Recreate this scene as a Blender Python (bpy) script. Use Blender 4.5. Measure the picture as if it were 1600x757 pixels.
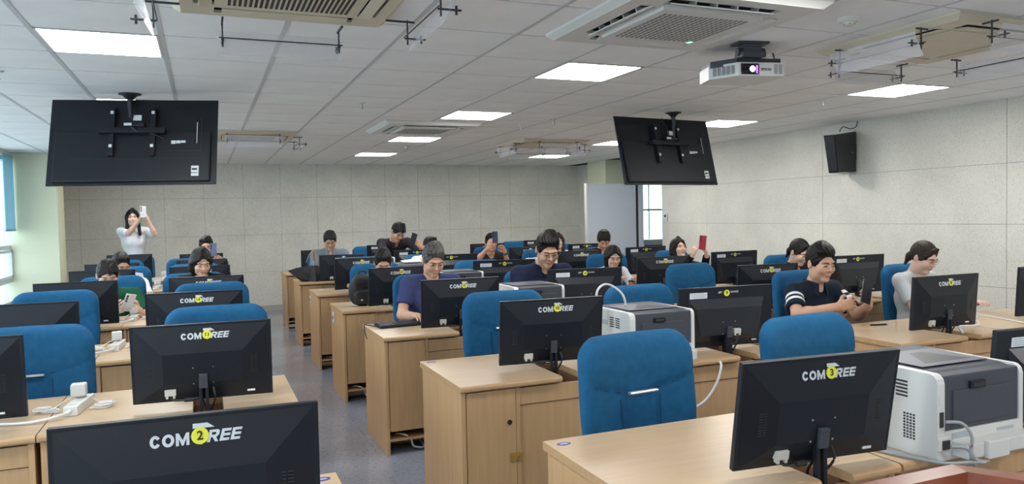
import bpy, bmesh, math, random
import numpy as np
from mathutils import Vector, Matrix, Euler

random.seed(7)
for o in list(bpy.data.objects): bpy.data.objects.remove(o)
SC = bpy.context.scene
COL = SC.collection
PI = math.pi
CEIL = 2.42; BACK = 12.91; RIGHT = 6.5; LEFT = -2.21; FRONT = -5.0

# ------------------------------------------------------------------ camera
cam_d = bpy.data.cameras.new('camera'); cam = bpy.data.objects.new('camera', cam_d); COL.objects.link(cam)
yaw, pit, rol = math.radians(22.368), math.radians(2.086), math.radians(1.220)
fwd = Vector((math.sin(yaw)*math.cos(pit), math.cos(yaw)*math.cos(pit), -math.sin(pit)))
rgt = Vector((math.cos(yaw), -math.sin(yaw), 0)); dwn = fwd.cross(rgt)
r2 = rgt*math.cos(rol)+dwn*math.sin(rol); d2 = -rgt*math.sin(rol)+dwn*math.cos(rol)
cam.matrix_world = Matrix.Translation((0, 0, 1.5)) @ Matrix((r2, -d2, -fwd)).transposed().to_4x4()
cam_d.sensor_width = 36; cam_d.lens = 1168.5/1600*36; cam_d.clip_start = .05; cam_d.clip_end = 300
SC.camera = cam

# ------------------------------------------------------------------ world, exposure
w = bpy.data.worlds.new('world'); SC.world = w; w.use_nodes = True
wn = w.node_tree; bg = wn.nodes['Background']
bg.inputs[0].default_value = (.72, .87, 1, 1); bg.inputs[1].default_value = 3.8
SC.view_settings.view_transform = 'Standard'; SC.view_settings.look = 'None'
SC.view_settings.exposure = 0.42; SC.view_settings.gamma = 1
SC.view_settings.use_curve_mapping = False
LAMP = 20.0                                   # emission of the ceiling panels

# ------------------------------------------------------------------ materials
def mat(name, c, rough=.6, metal=0, var=0, scale=8, stretch=(1, 1, 1), bump=0, bscale=None, c2=None, emit=0, spec=.5, coat=0):
    m = bpy.data.materials.new(name); m.use_nodes = True
    nt = m.node_tree; N = nt.nodes; L = nt.links; p = N['Principled BSDF']
    p.inputs['Base Color'].default_value = (*c, 1); p.inputs['Roughness'].default_value = rough
    p.inputs['Metallic'].default_value = metal; p.inputs['Specular IOR Level'].default_value = spec
    if coat: p.inputs['Coat Weight'].default_value = coat; p.inputs['Coat Roughness'].default_value = .2
    if emit:
        p.inputs['Emission Color'].default_value = (*c, 1); p.inputs['Emission Strength'].default_value = emit
    if var or bump:
        tc = N.new('ShaderNodeTexCoord'); mp = N.new('ShaderNodeMapping'); mp.inputs['Scale'].default_value = stretch
        L.new(tc.outputs['Object'], mp.inputs[0])
        nz = N.new('ShaderNodeTexNoise'); nz.inputs['Scale'].default_value = scale; nz.inputs['Detail'].default_value = 4
        L.new(mp.outputs[0], nz.inputs['Vector'])
        if var:
            r = N.new('ShaderNodeValToRGB'); L.new(nz.outputs[0], r.inputs[0])
            a = c2 or tuple(v*(1-var) for v in c); b = c if c2 else tuple(min(1, v*(1+var)) for v in c)
            r.color_ramp.elements[0].position = .3; r.color_ramp.elements[1].position = .7
            r.color_ramp.elements[0].color = (*a, 1); r.color_ramp.elements[1].color = (*b, 1)
            L.new(r.outputs[0], p.inputs['Base Color'])
        if bump:
            n2 = N.new('ShaderNodeTexNoise'); n2.inputs['Scale'].default_value = bscale or scale*6
            L.new(tc.outputs['Object'], n2.inputs['Vector'])
            bp = N.new('ShaderNodeBump'); bp.inputs['Strength'].default_value = bump; bp.inputs['Distance'].default_value = .002
            L.new(n2.outputs[0], bp.inputs['Height']); L.new(bp.outputs[0], p.inputs['Normal'])
    return m

def flecked(name, base, fleck, fleck2, sc=60, amt=.60, rough=.9):
    m = mat(name, base, rough); nt = m.node_tree; N = nt.nodes; L = nt.links; p = N['Principled BSDF']
    tc = N.new('ShaderNodeTexCoord')
    geo = N.new('ShaderNodeNewGeometry')
    a = N.new('ShaderNodeTexNoise'); a.inputs['Scale'].default_value = sc; a.inputs['Detail'].default_value = 3
    b = N.new('ShaderNodeTexNoise'); b.inputs['Scale'].default_value = 2.2; b.inputs['Detail'].default_value = 5
    c = N.new('ShaderNodeTexNoise'); c.inputs['Scale'].default_value = sc*.45; c.inputs['Detail'].default_value = 2
    for n in (a, b, c): L.new(geo.outputs['Position'], n.inputs['Vector'])
    ra = N.new('ShaderNodeValToRGB'); ra.color_ramp.elements[0].position = amt; ra.color_ramp.elements[1].position = amt+.06
    L.new(a.outputs[0], ra.inputs[0])
    rc = N.new('ShaderNodeValToRGB'); rc.color_ramp.elements[0].position = amt+.02; rc.color_ramp.elements[1].position = amt+.08
    L.new(c.outputs[0], rc.inputs[0])
    rb = N.new('ShaderNodeMapRange'); rb.inputs[1].default_value = .3; rb.inputs[2].default_value = .7; rb.inputs[3].default_value = .92; rb.inputs[4].default_value = 1.06
    L.new(b.outputs[0], rb.inputs[0])
    m1 = N.new('ShaderNodeMix'); m1.data_type = 'RGBA'; m1.inputs[6].default_value = (*base, 1); m1.inputs[7].default_value = (*fleck, 1)
    L.new(ra.outputs[0], m1.inputs[0])
    m2 = N.new('ShaderNodeMix'); m2.data_type = 'RGBA'; m2.inputs[7].default_value = (*fleck2, 1)
    L.new(rc.outputs[0], m2.inputs[0]); L.new(m1.outputs[2], m2.inputs[6])
    m3 = N.new('ShaderNodeMix'); m3.data_type = 'RGBA'; m3.blend_type = 'MULTIPLY'; m3.inputs[0].default_value = 1
    L.new(m2.outputs[2], m3.inputs[6]); L.new(rb.outputs[0], m3.inputs[7]); L.new(m3.outputs[2], p.inputs['Base Color'])
    return m

WOOD = mat('beech_laminate', (.53, .33, .165), .45, var=.07, scale=5, stretch=(9, 9, .7))
WOODX = mat('beech_laminate_top', (.545, .395, .24), .28, var=.05, scale=5, stretch=(.8, 9, 9))
EDGE = mat('beech_edge', (.49, .305, .155), .45, var=.08, scale=6, stretch=(.6, 8, 8))
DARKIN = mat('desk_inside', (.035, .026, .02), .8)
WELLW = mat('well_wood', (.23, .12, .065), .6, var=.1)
BLUE = mat('blue_upholstery', (.015, .103, .225), .92, var=.10, scale=30, bump=.5, bscale=900, spec=.2)
BLACK = mat('black_plastic', (.0115, .014, .020), .42, var=.1, scale=4, bump=.12, bscale=900, spec=.32)
BLACKG = mat('gloss_black_plastic', (.012, .013, .017), .22)
MBULGE = mat('monitor_bulge', (.02, .023, .03), .3)
SEAM = mat('seam_thread', (.006, .04, .10), .9)
SCREEN = mat('dark_screen', (.01, .012, .016), .12)
DGREY = mat('dark_grey_plastic', (.055, .06, .075), .5, bump=.15, bscale=500)
WHITEP = mat('white_plastic', (.68, .68, .655), .4, bump=.05, bscale=400)
OFFW = mat('off_white_plastic', (.58, .57, .52), .45)
CREAM = mat('aged_cream_plastic', (.64, .58, .44), .5, var=.04)
CREAMD = mat('cream_grille_plastic', (.42, .37, .27), .6)
PERF = mat('perforation_grey', (.16, .17, .17), .7)
SLOT = mat('dark_slot', (.03, .03, .032), .7)
LOGO = mat('silver_print', (.62, .65, .68), .4)
YELL = mat('yellow_sticker', (.78, .76, .05), .45)
INK = mat('black_ink', (.03, .025, .01), .6)
LABEL = mat('white_label', (.75, .78, .80), .5)
LABELG = mat('grey_label_print', (.42, .46, .50), .5)
STEEL = mat('steel', (.55, .56, .58), .3, metal=1)
SILVER = mat('silver_bar', (.72, .73, .75), .3, metal=.6)
CHARC = mat('charcoal_metal', (.05, .052, .06), .4, metal=.5)
TILE = mat('ceiling_tile', (.88, .885, .885), .9, var=.035, scale=3, bump=.35, bscale=160)
TBAR = mat('ceiling_bar_paint', (.58, .59, .60), .6)
JOINT = mat('shadow_joint', (.035, .035, .035), .9); JOINTW = mat('wall_joint', (.30, .29, .26), .9)
WALL = flecked('flecked_wall_board', (.715, .695, .615), (.56, .53, .45), (.75, .735, .67), 75, .585)
PILLAR = mat('pale_green_paint', (.70, .71, .52), .8, var=.03, scale=2)
FLOOR = flecked('grey_vinyl', (.235, .25, .30), (.29, .31, .36), (.18, .195, .24), 90, .56, .12)
BASEB = mat('baseboard_grey', (.42, .42, .41), .6)
FRAME = mat('window_frame_aluminium', (.50, .54, .58), .4, metal=.3)
DOORG = mat('grey_door_paint', (.56, .61, .68), .45)
LECT = mat('red_brown_lacquer', (.26, .075, .035), .28, var=.2, scale=6, stretch=(1, 8, 8), coat=.4)
ACRYL = mat('frosted_acrylic', (.62, .60, .64), .25)
BLIND = mat('blue_roller_blind', (.35, .55, .62), .8)
GOLD = mat('brown_tape', (.40, .24, .05), .25, coat=.6)
DECAL = mat('blue_decal', (.03, .04, .28), .4)
PAPER = mat('paper', (.80, .81, .82), .8)
CABLEW = mat('white_cable', (.72, .72, .73), .45)
CABLEK = mat('black_cable', (.015, .015, .017), .5)
CABLEG = mat('grey_cable', (.36, .37, .38), .5)
PURPLE = mat('projector_glow', (.45, .12, .85), .3, emit=1.6)
BEAM = mat('projector_beam', (.75, .92, 1), .2, emit=6)
GREENL = mat('green_indicator', (.3, .9, .55), .4, emit=1.2)
LENSG = mat('lens_glass', (.01, .012, .02), .05)
PANEL = mat('lamp_diffuser', (1, .985, .96), .5, emit=LAMP)
def translucent(m, c):
    N = m.node_tree.nodes; L = m.node_tree.links; t = N.new('ShaderNodeBsdfTranslucent'); t.inputs[0].default_value = (*c, 1); x = N.new('ShaderNodeMixShader'); x.inputs[0].default_value = .5
    L.new(N['Principled BSDF'].outputs[0], x.inputs[1]); L.new(t.outputs[0], x.inputs[2]); L.new(x.outputs[0], N['Material Output'].inputs[0])
translucent(BLIND, (.35, .55, .62))
def acrylic():
    m = mat('clear_acrylic', (.80, .79, .84), .15); p = m.node_tree.nodes['Principled BSDF']; p.inputs['Alpha'].default_value = .30
    return m
ACRYL = acrylic()
def glassm():
    m = bpy.data.materials.new('window_glass'); m.use_nodes = True; nt = m.node_tree; N = nt.nodes; N.remove(N['Principled BSDF'])
    t = N.new('ShaderNodeBsdfTransparent'); g = N.new('ShaderNodeBsdfGlossy'); g.inputs['Roughness'].default_value = .03
    t.inputs[0].default_value = (.93, .97, .98, 1); x = N.new('ShaderNodeMixShader'); x.inputs[0].default_value = .07
    nt.links.new(t.outputs[0], x.inputs[1]); nt.links.new(g.outputs[0], x.inputs[2]); nt.links.new(x.outputs[0], N['Material Output'].inputs[0])
    return m
GLASS = glassm()

# ------------------------------------------------------------------ mesh helpers
class MB:
    def __init__(s): s.v = []; s.f = []; s.m = []; s.x = Matrix.Identity(4)
    def add(s, vs, fs, mi=0):
        n = len(s.v); s.v += [tuple(s.x @ Vector(v)) for v in vs]; s.f += [tuple(n+i for i in f) for f in fs]; s.m += [mi]*len(fs); return s
    def box(s, x0, x1, y0, y1, z0, z1, mi=0, b=0):
        if b <= 0:
            return s.add([(x0,y0,z0),(x1,y0,z0),(x1,y1,z0),(x0,y1,z0),(x0,y0,z1),(x1,y0,z1),(x1,y1,z1),(x0,y1,z1)],
                [(0,3,2,1),(4,5,6,7),(0,1,5,4),(1,2,6,5),(2,3,7,6),(3,0,4,7)], mi)
        bm = bmesh.new(); bmesh.ops.create_cube(bm, size=1)
        for v in bm.verts: v.co = Vector((x0+(v.co.x+.5)*(x1-x0), y0+(v.co.y+.5)*(y1-y0), z0+(v.co.z+.5)*(z1-z0)))
        bmesh.ops.bevel(bm, geom=list(bm.edges), offset=b, segments=2, profile=.6, affect='EDGES')
        vs = [v.co[:] for v in bm.verts]; bm.verts.index_update(); fs = [tuple(v.index for v in f.verts) for f in bm.faces]; bm.free()
        return s.add(vs, fs, mi)
    def cyl(s, a, b, r, r1=None, n=12, mi=0):
        a = Vector(a); b = Vector(b); r1 = r if r1 is None else r1
        q = (b-a).to_track_quat('Z', 'Y'); vs = []
        for p, rr in ((a, r), (b, r1)):
            for i in range(n): t = 2*PI*i/n; vs.append(p+q@Vector((rr*math.cos(t), rr*math.sin(t), 0)))
        fs = [(i, (i+1) % n, n+(i+1) % n, n+i) for i in range(n)]+[tuple(range(n-1, -1, -1)), tuple(range(n, 2*n))]
        return s.add(vs, fs, mi)
    def tube(s, pts, r, n=6, mi=0, sub=6):
        P = [Vector(p) for p in pts]
        if sub > 1 and len(P) > 2:
            Q = []; E = [P[0]]+P+[P[-1]]
            for i in range(1, len(E)-2):
                for k in range(sub):
                    t = k/sub; a, b, c, d = E[i-1], E[i], E[i+1], E[i+2]
                    Q.append(.5*((2*b)+(c-a)*t+(2*a-5*b+4*c-d)*t*t+(3*b-a-3*c+d)*t**3))
            Q.append(P[-1]); P = Q
        vs = []; fs = []; up = Vector((0, 0, 1))
        for i, p in enumerate(P):
            d = (P[min(i+1, len(P)-1)]-P[max(i-1, 0)]).normalized()
            u = d.cross(up)
            if u.length < .1: u = d.cross(Vector((1, 0, 0)))
            u.normalize(); v_ = d.cross(u)
            for k in range(n): t = 2*PI*k/n; vs.append(p+u*r*math.cos(t)+v_*r*math.sin(t))
        for i in range(len(P)-1):
            for k in range(n): a = i*n+k; b = i*n+(k+1) % n; fs.append((a, b, b+n, a+n))
        fs += [tuple(range(n-1, -1, -1)), tuple(range(len(vs)-n, len(vs)))]
        return s.add(vs, fs, mi)
    def prism(s, pts, axis, a, b, mi=0):           # outline extruded along an axis
        def P(u, v, w_): return {'x': (w_, u, v), 'y': (u, w_, v), 'z': (u, v, w_)}[axis]
        n = len(pts); vs = [P(u, v, a) for u, v in pts]+[P(u, v, b) for u, v in pts]
        fs = [(i, (i+1) % n, n+(i+1) % n, n+i) for i in range(n)]+[tuple(range(n-1, -1, -1)), tuple(range(n, 2*n))]
        return s.add(vs, fs, mi)
    def lathe(s, prof, c=(0, 0, 0), n=20, mi=0, axis='z'):
        vs = []; fs = []
        for r, z in prof:
            for i in range(n):
                t = 2*PI*i/n; q = (r*math.cos(t), r*math.sin(t), z)
                if axis == 'y': q = (q[0], q[2], q[1])
                vs.append((c[0]+q[0], c[1]+q[1], c[2]+q[2]))
        for j in range(len(prof)-1):
            for i in range(n): a = j*n+i; b = j*n+(i+1) % n; fs.append((a, b, b+n, a+n))
        fs += [tuple(range(n-1, -1, -1)), tuple(range(len(vs)-n, len(vs)))]
        return s.add(vs, fs, mi)
    def mesh(s, name, mats, smooth=False):
        me = bpy.data.meshes.new(name); me.from_pydata(s.v, [], s.f)
        for m in (mats if isinstance(mats, (list, tuple)) else [mats]): me.materials.append(m)
        me.polygons.foreach_set('material_index', s.m)
        bm = bmesh.new(); bm.from_mesh(me); bmesh.ops.recalc_face_normals(bm, faces=bm.faces); bm.to_mesh(me); bm.free()
        if smooth:
            me.polygons.foreach_set('use_smooth', [True]*len(me.polygons))
            me.set_sharp_from_angle(angle=math.radians(35))
        return me
    def build(s, name, mats, parent=None, smooth=False, **kw):
        return link(name, s.mesh(name, mats, smooth), parent, **kw)

def link(name, me, parent=None, loc=(0, 0, 0), rot=(0, 0, 0), label=None, kind=None):
    o = bpy.data.objects.new(name, me); COL.objects.link(o)
    o.location = loc; o.rotation_euler = rot
    if parent: o.parent = parent
    if label: o['label'] = label
    if kind: o['kind'] = kind
    return o
def tag(o, label, cat, group=None, kind=None):
    if label: o['label'] = label
    if cat: o['category'] = cat
    if group: o['group'] = group
    if kind: o['kind'] = kind
    return o
def thing(name, label, cat, loc=(0, 0, 0), rz=0, group=None):
    o = bpy.data.objects.new(name, None); COL.objects.link(o); o.empty_display_size = .1
    o.location = loc; o.rotation_euler = (0, 0, rz); return tag(o, label, cat, group)
def dup(o, loc=None, rz=None, label=None, group=None, parent=None):
    c = o.copy(); COL.objects.link(c)
    if parent: c.parent = parent
    if loc: c.location = loc
    if rz is not None: c.rotation_euler = (0, 0, rz)
    if label: c['label'] = label
    if group: c['group'] = group
    for ch in list(o.children): dup(ch, parent=c)
    return c
def child(o, nm):
    for c in o.children:
        if c.name.split('.')[0] == nm: return c
_txt = {}
def text_mesh(t, size, bold=0, shear=0, ext=.0004):
    cu = bpy.data.curves.new('t', 'FONT'); cu.body = t; cu.size = size; cu.offset = bold; cu.shear = shear; cu.extrude = ext
    cu.align_x = 'CENTER'; cu.align_y = 'CENTER'; cu.resolution_u = 3
    o = bpy.data.objects.new('t', cu); COL.objects.link(o); bpy.context.view_layer.update()
    me = bpy.data.meshes.new_from_object(o.evaluated_get(bpy.context.evaluated_depsgraph_get()))
    V = [v.co[:] for v in me.vertices]; F = [tuple(p.vertices) for p in me.polygons]
    bpy.data.objects.remove(o); bpy.data.curves.remove(cu); bpy.data.meshes.remove(me)
    return V, F
def put_text(mb, t, size, x, z, y, slope=0, bold=0, shear=0, mi=0, rot=0, sx=1, width=None):
    """lettering lying on a face that looks toward -y; slope tips its top toward -y or +y"""
    V, F = text_mesh(t, size, bold, shear)
    if width:
        xs = [v[0] for v in V]; sx = width/(max(xs)-min(xs)); c0 = (max(xs)+min(xs))/2; V = [(v[0]-c0, v[1], v[2]) for v in V]
    M = Matrix.Translation((x, y, z)) @ Matrix.Rotation(slope, 4, 'X') @ Matrix.Rotation(PI/2, 4, 'X') @ Matrix.Rotation(rot, 4, 'Z') @ Matrix.Diagonal((sx, 1, 1, 1))
    mb.add([tuple(M@Vector(v)) for v in V], F, mi)

# ------------------------------------------------------------------ room shell
mb = MB(); mb.box(LEFT-.2, 9, FRONT-.2, 12.0, -.1, 0).box(LEFT-.2, 6.9, 12.0, BACK+.2, -.1, 0); mb.build('floor', FLOOR, kind='structure')
ceil = MB().box(LEFT-.2, 9, FRONT-.2, 12.0, CEIL+.0045, CEIL+.15).box(LEFT-.2, 6.9, 12.0, BACK+.2, CEIL+.0045, CEIL+.15).build('ceiling', JOINT, kind='structure')
TX0, TDX, TY0, TDY = -.72, .557, 3.545, .54
LIGHTS = [(0, 1), (0, 5), (0, 9), (0, 13), (5, 1), (5, 5), (5, 9), (5, 13), (10, 1), (10, 5), (10, 9), (10, 13), (0, -3), (5, -3), (10, -3), (0, -7), (5, -7), (10, -7), (0, -11), (5, -11), (10, -11)]
ACS = [('cream', .36, 3.06), ('white', 2.13, 3.02), ('cream', 3.78, 2.93), ('white', 2.10, 7.45), ('cream', .50, 8.55), ('cream', 4.05, 8.75)]
tile_me = MB().box(-TDX/2+.010, TDX/2-.010, -TDY/2+.006, TDY/2-.006, 0, .004).mesh('ceiling_tile', TILE)
stuff = MB()
for i in range(-3, 13):
    for j in range(-16, 18):
        if (i, j) in LIGHTS: continue
        x = TX0+(i+.5)*TDX; y = TY0+(j+.5)*TDY
        if any(abs(x-a) < .19 and abs(y-b) < .19 for _, a, b in ACS): continue
        x0 = max(LEFT, x-TDX/2+.010); x1 = min(RIGHT, x+TDX/2-.010); y0 = max(FRONT, y-TDY/2+.003); y1 = min(BACK, y+TDY/2-.003)
        if x1-x0 < .03 or y1-y0 < .03: continue
        if j < -2: stuff.box(x0, x1, y0, y1, CEIL, CEIL+.014)
        elif i in (-3, 12) or j == 17: link('ceiling_tile', MB().box(x0, x1, y0, y1, CEIL, CEIL+.004).mesh('ceiling_tile', TILE), ceil)
        else: link('ceiling_tile', tile_me, ceil, (x, y, CEIL))
stuff.build('ceiling_tile_field', TILE, ceil, kind='stuff')
for i in range(-2, 14):
    x = TX0+i*TDX
    if x < RIGHT-.02: MB().box(x-.012, x+.012, FRONT, BACK, CEIL-.002, CEIL+.014).build('ceiling_bar', TBAR, ceil)
# back wall with its square boards
wb = MB().box(LEFT-.2, 6.9, BACK, BACK+.2, 0, CEIL+.1).build('wall_back', JOINTW, kind='structure')
jx = [LEFT, -1.72, -1.14, -.56, .02, .61, 1.19, 1.78, 2.36, 2.94, 3.53, 4.11, 4.70, 5.29, 5.88, 6.72]
jz = [.09, .65, 1.26, 1.865, CEIL]
for a, b in zip(jx, jx[1:]):
    for c, d in zip(jz, jz[1:]):
        MB().box(a+.002, b-.002, BACK-.008, BACK+.001, c+.002, d-(.002 if d < CEIL else 0)).build('wall_panel', WALL, wb)
MB().box(LEFT, 6.72, BACK-.02, BACK, 0, .09).build('baseboard_back', BASEB, kind='structure')
# right wall
wr = MB().box(RIGHT, RIGHT+.2, FRONT, 9.70, 0, CEIL+.1).box(RIGHT, RIGHT+.2, 9.7, 10.32, 2.0, CEIL+.1).build('wall_right', JOINTW, kind='structure')
jy = [FRONT, -4.0, -1.9, .2, 2.30, 4.40, 6.50, 8.62, 9.70]; jz = [.09, .765, 1.325, 1.86, CEIL]
for a, b in zip(jy, jy[1:]):
    for c, d in zip(jz, jz[1:]):
        MB().box(RIGHT-.008, RIGHT+.001, a+.002, b-.002, c+.002, d-(.002 if d < CEIL else 0)).build('wall_panel', WALL, wr)
MB().box(RIGHT-.02, RIGHT, FRONT, 9.7, 0, .09).build('baseboard_right', BASEB, kind='structure')
# alcove behind the door: short wall beside the back wall, corridor end
MB().box(6.72, 6.9, 12.1, BACK, 0, CEIL).build('wall_alcove', WALL, kind='structure')
MB().box(RIGHT, 7.25, 11.45, 12.1, 0, CEIL+.01).build('pillar_right', PILLAR, kind='structure')
MB().box(8.8, 9, FRONT, 12, 0, CEIL).box(RIGHT+.2, 8.8, 8.6, 8.8, 0, CEIL).build('wall_corridor', PILLAR, kind='structure')
cor = MB().box(7.25, 8.8, 11.8, 12.0, 0, .95).box(7.25, 8.8, 11.8, 12.0, 2.1, CEIL).build('wall_corridor_end', PILLAR, kind='structure')
wf = MB()
for x in (7.25, 7.62, 8.0, 8.4, 8.76): wf.box(x, x+.02, 11.84, 11.87, .95, 2.1)
for z in (.95, 1.52, 2.07): wf.box(7.25, 8.8, 11.82, 11.88, z, z+.035)
o = wf.build('window_corridor', FRAME, kind='structure'); MB().box(7.25, 8.8, 11.85, 11.856, .95, 2.1).build('pane', GLASS, o)
MB().box(7.25, 8.5, 11.5, 11.8, .55, 1.0, 0, .01).box(7.3, 8.45, 11.49, 11.5, .82, .9, 1).box(7.3, 8.45, 11.49, 11.5, .68, .72, 1).build('window_sill_unit', [DOORG, SLOT], kind='structure')
# open door leaf and its frame
d1 = MB().box(5.50, 6.38, 10.28, 10.32, .01, 1.955, 0, .004).build('door_1', DOORG, kind='structure')
MB().box(5.485, 5.515, 10.265, 10.335, .01, 1.965).build('lit_edge', WHITEP, d1)  # free edge of the leaf, coloured white for the light falling on it
MB().cyl((5.58, 10.28, .98), (5.58, 10.23, .98), .011).cyl((5.58, 10.235, .98), (5.70, 10.235, .98), .009).build('door_handle', STEEL, d1, True)
MB().box(6.40, 6.415, 10.27, 10.33, 0, 1.96, 1).box(6.415, 6.50, 10.25, 10.42, 0, 2.0).box(6.5, 6.7, 9.70, 9.73, 0, 2.0).box(6.5, 6.7, 9.7, 10.3, 1.97, 2.0).build('trim_1', [DOORG, SLOT], kind='structure')
# left side: pillar, window wall
MB().box(LEFT-.1, -1.73, 11.12, 11.62, 0, CEIL+.01).build('pillar_left', PILLAR, kind='structure')
MB().box(LEFT-.1, -1.71, 11.10, 11.64, CEIL-.012, CEIL+.002).build('trim_2', TBAR, kind='structure')
MB().box(LEFT-.2, LEFT, FRONT, 11.2, 0, .50).box(LEFT-.2, LEFT, FRONT, 11.2, 2.36, CEIL+.1).box(LEFT-.2, LEFT, 11.2, BACK, 0, CEIL+.1).box(LEFT-.2, LEFT, FRONT, -3.38, .5, 2.36).build('wall_left', WHITEP, kind='structure')
MB().box(LEFT-.2, 9, FRONT-.2, FRONT, 0, CEIL+.1).build('wall_front', WALL, kind='structure')
for n, y0 in enumerate((-3.38, -1.3, .78, 2.86, 4.94, 7.02, 9.10)):
    y1 = y0+2.08; f = MB()
    for y in (y0, y0+1.02, y1-.05): f.box(LEFT-.13, LEFT-.05, y, y+.05, .5, 2.36)
    for z in (.5, .78, 1.20, 2.31): f.box(LEFT-.13, LEFT-.05, y0, y1, z, z+.05)
    o = f.build('window_%d' % (n+1), FRAME, kind='structure')
    for a, b in ((y0+.05, y0+1.02), (y0+1.07, y1-.05)):
        for c, d in ((.55, .78), (.83, 1.20), (1.25, 2.31)):
            MB().box(LEFT-.095, LEFT-.089, a, b, c, d).build('pane', GLASS, o)
    s = MB()
    for a, b in ((y0+.07, y0+1.0), (y0+1.09, y1-.07)):
        s.box(LEFT-.07, LEFT-.03, a, a+.04, .84, 1.19).box(LEFT-.07, LEFT-.03, b-.04, b, .84, 1.19).box(LEFT-.07, LEFT-.03, a, b, .84, .87).box(LEFT-.07, LEFT-.03, a, b, 1.16, 1.19)
    s.build('opening_sash', FRAME, o); MB().box(LEFT-.05, LEFT+.02, y0, y1, .47, .50).build('window_sill', WHITEP, o)
tag(MB().box(LEFT+.01, LEFT+.02, 10.62, 11.10, 1.44, 2.37).cyl((LEFT+.015, 10.6, 1.44), (LEFT+.015, 11.1, 1.44), .012).build('roller_blind', BLIND), 'pale blue roller blind half lowered beside the left green pillar', 'blind')
# ground outside
MB().box(-60, LEFT-.2, -40, 60, -8, -7.9).build('trim_3', mat('pale_paving', (.6, .62, .6), .9), kind='structure')

# ------------------------------------------------------------------ ceiling fittings
k = 0
LN = {(0, 1): 'large glowing ceiling panel at top left, above the left hanging screen', (0, 5): 'glowing ceiling panel mostly hidden behind the left hanging screen', (0, 9): 'ceiling panel concealed behind the left hanging screen',
 (5, 1): 'glowing ceiling panel in the middle, left of the projector', (5, 5): 'second panel of the middle run, right of the far white ceiling unit', (5, 9): 'third panel of the middle run of ceiling lights', (5, 13): 'farthest small panel of the middle run, above the back wall',
 (10, 1): 'glowing ceiling panel at right, above the wall speaker', (10, 5): 'glowing ceiling panel touching the right hanging screen', (10, 9): 'ceiling panel peeking out left of the right hanging screen', (10, 13): 'farthest right panel near the back corner pillar'}
frame_me = MB()
a, b = TDX/2-.012, TDY/2-.004
frame_me.box(-a, a, -b, -b+.012, -.004, .014).box(-a, a, b-.012, b, -.004, .014).box(-a, -a+.012, -b, b, -.004, .014).box(a-.012, a, -b, b, -.004, .014)
frame_me = frame_me.mesh('frame', WHITEP); diff_me = MB().box(-a+.012, a-.012, -b+.012, b-.012, -.001, .010).mesh('diffuser', PANEL)
for (i, j) in LIGHTS:
    lb = LN.get((i, j))
    if j < 0 or (i, j) == (0, 13): lb = 'square flush ceiling light panel outside the picture'
    t = thing('ceiling_light', lb, 'ceiling light', (TX0+(i+.5)*TDX, TY0+(j+.5)*TDY, CEIL), group='ceiling light panels')
    if j < 0: t['group'] = 'ceiling lights outside the picture'
    if (i, j) == (0, 13): t['group'] = 'ceiling lights outside the picture'
    link('frame', frame_me, t); link('diffuser', diff_me, t)

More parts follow.
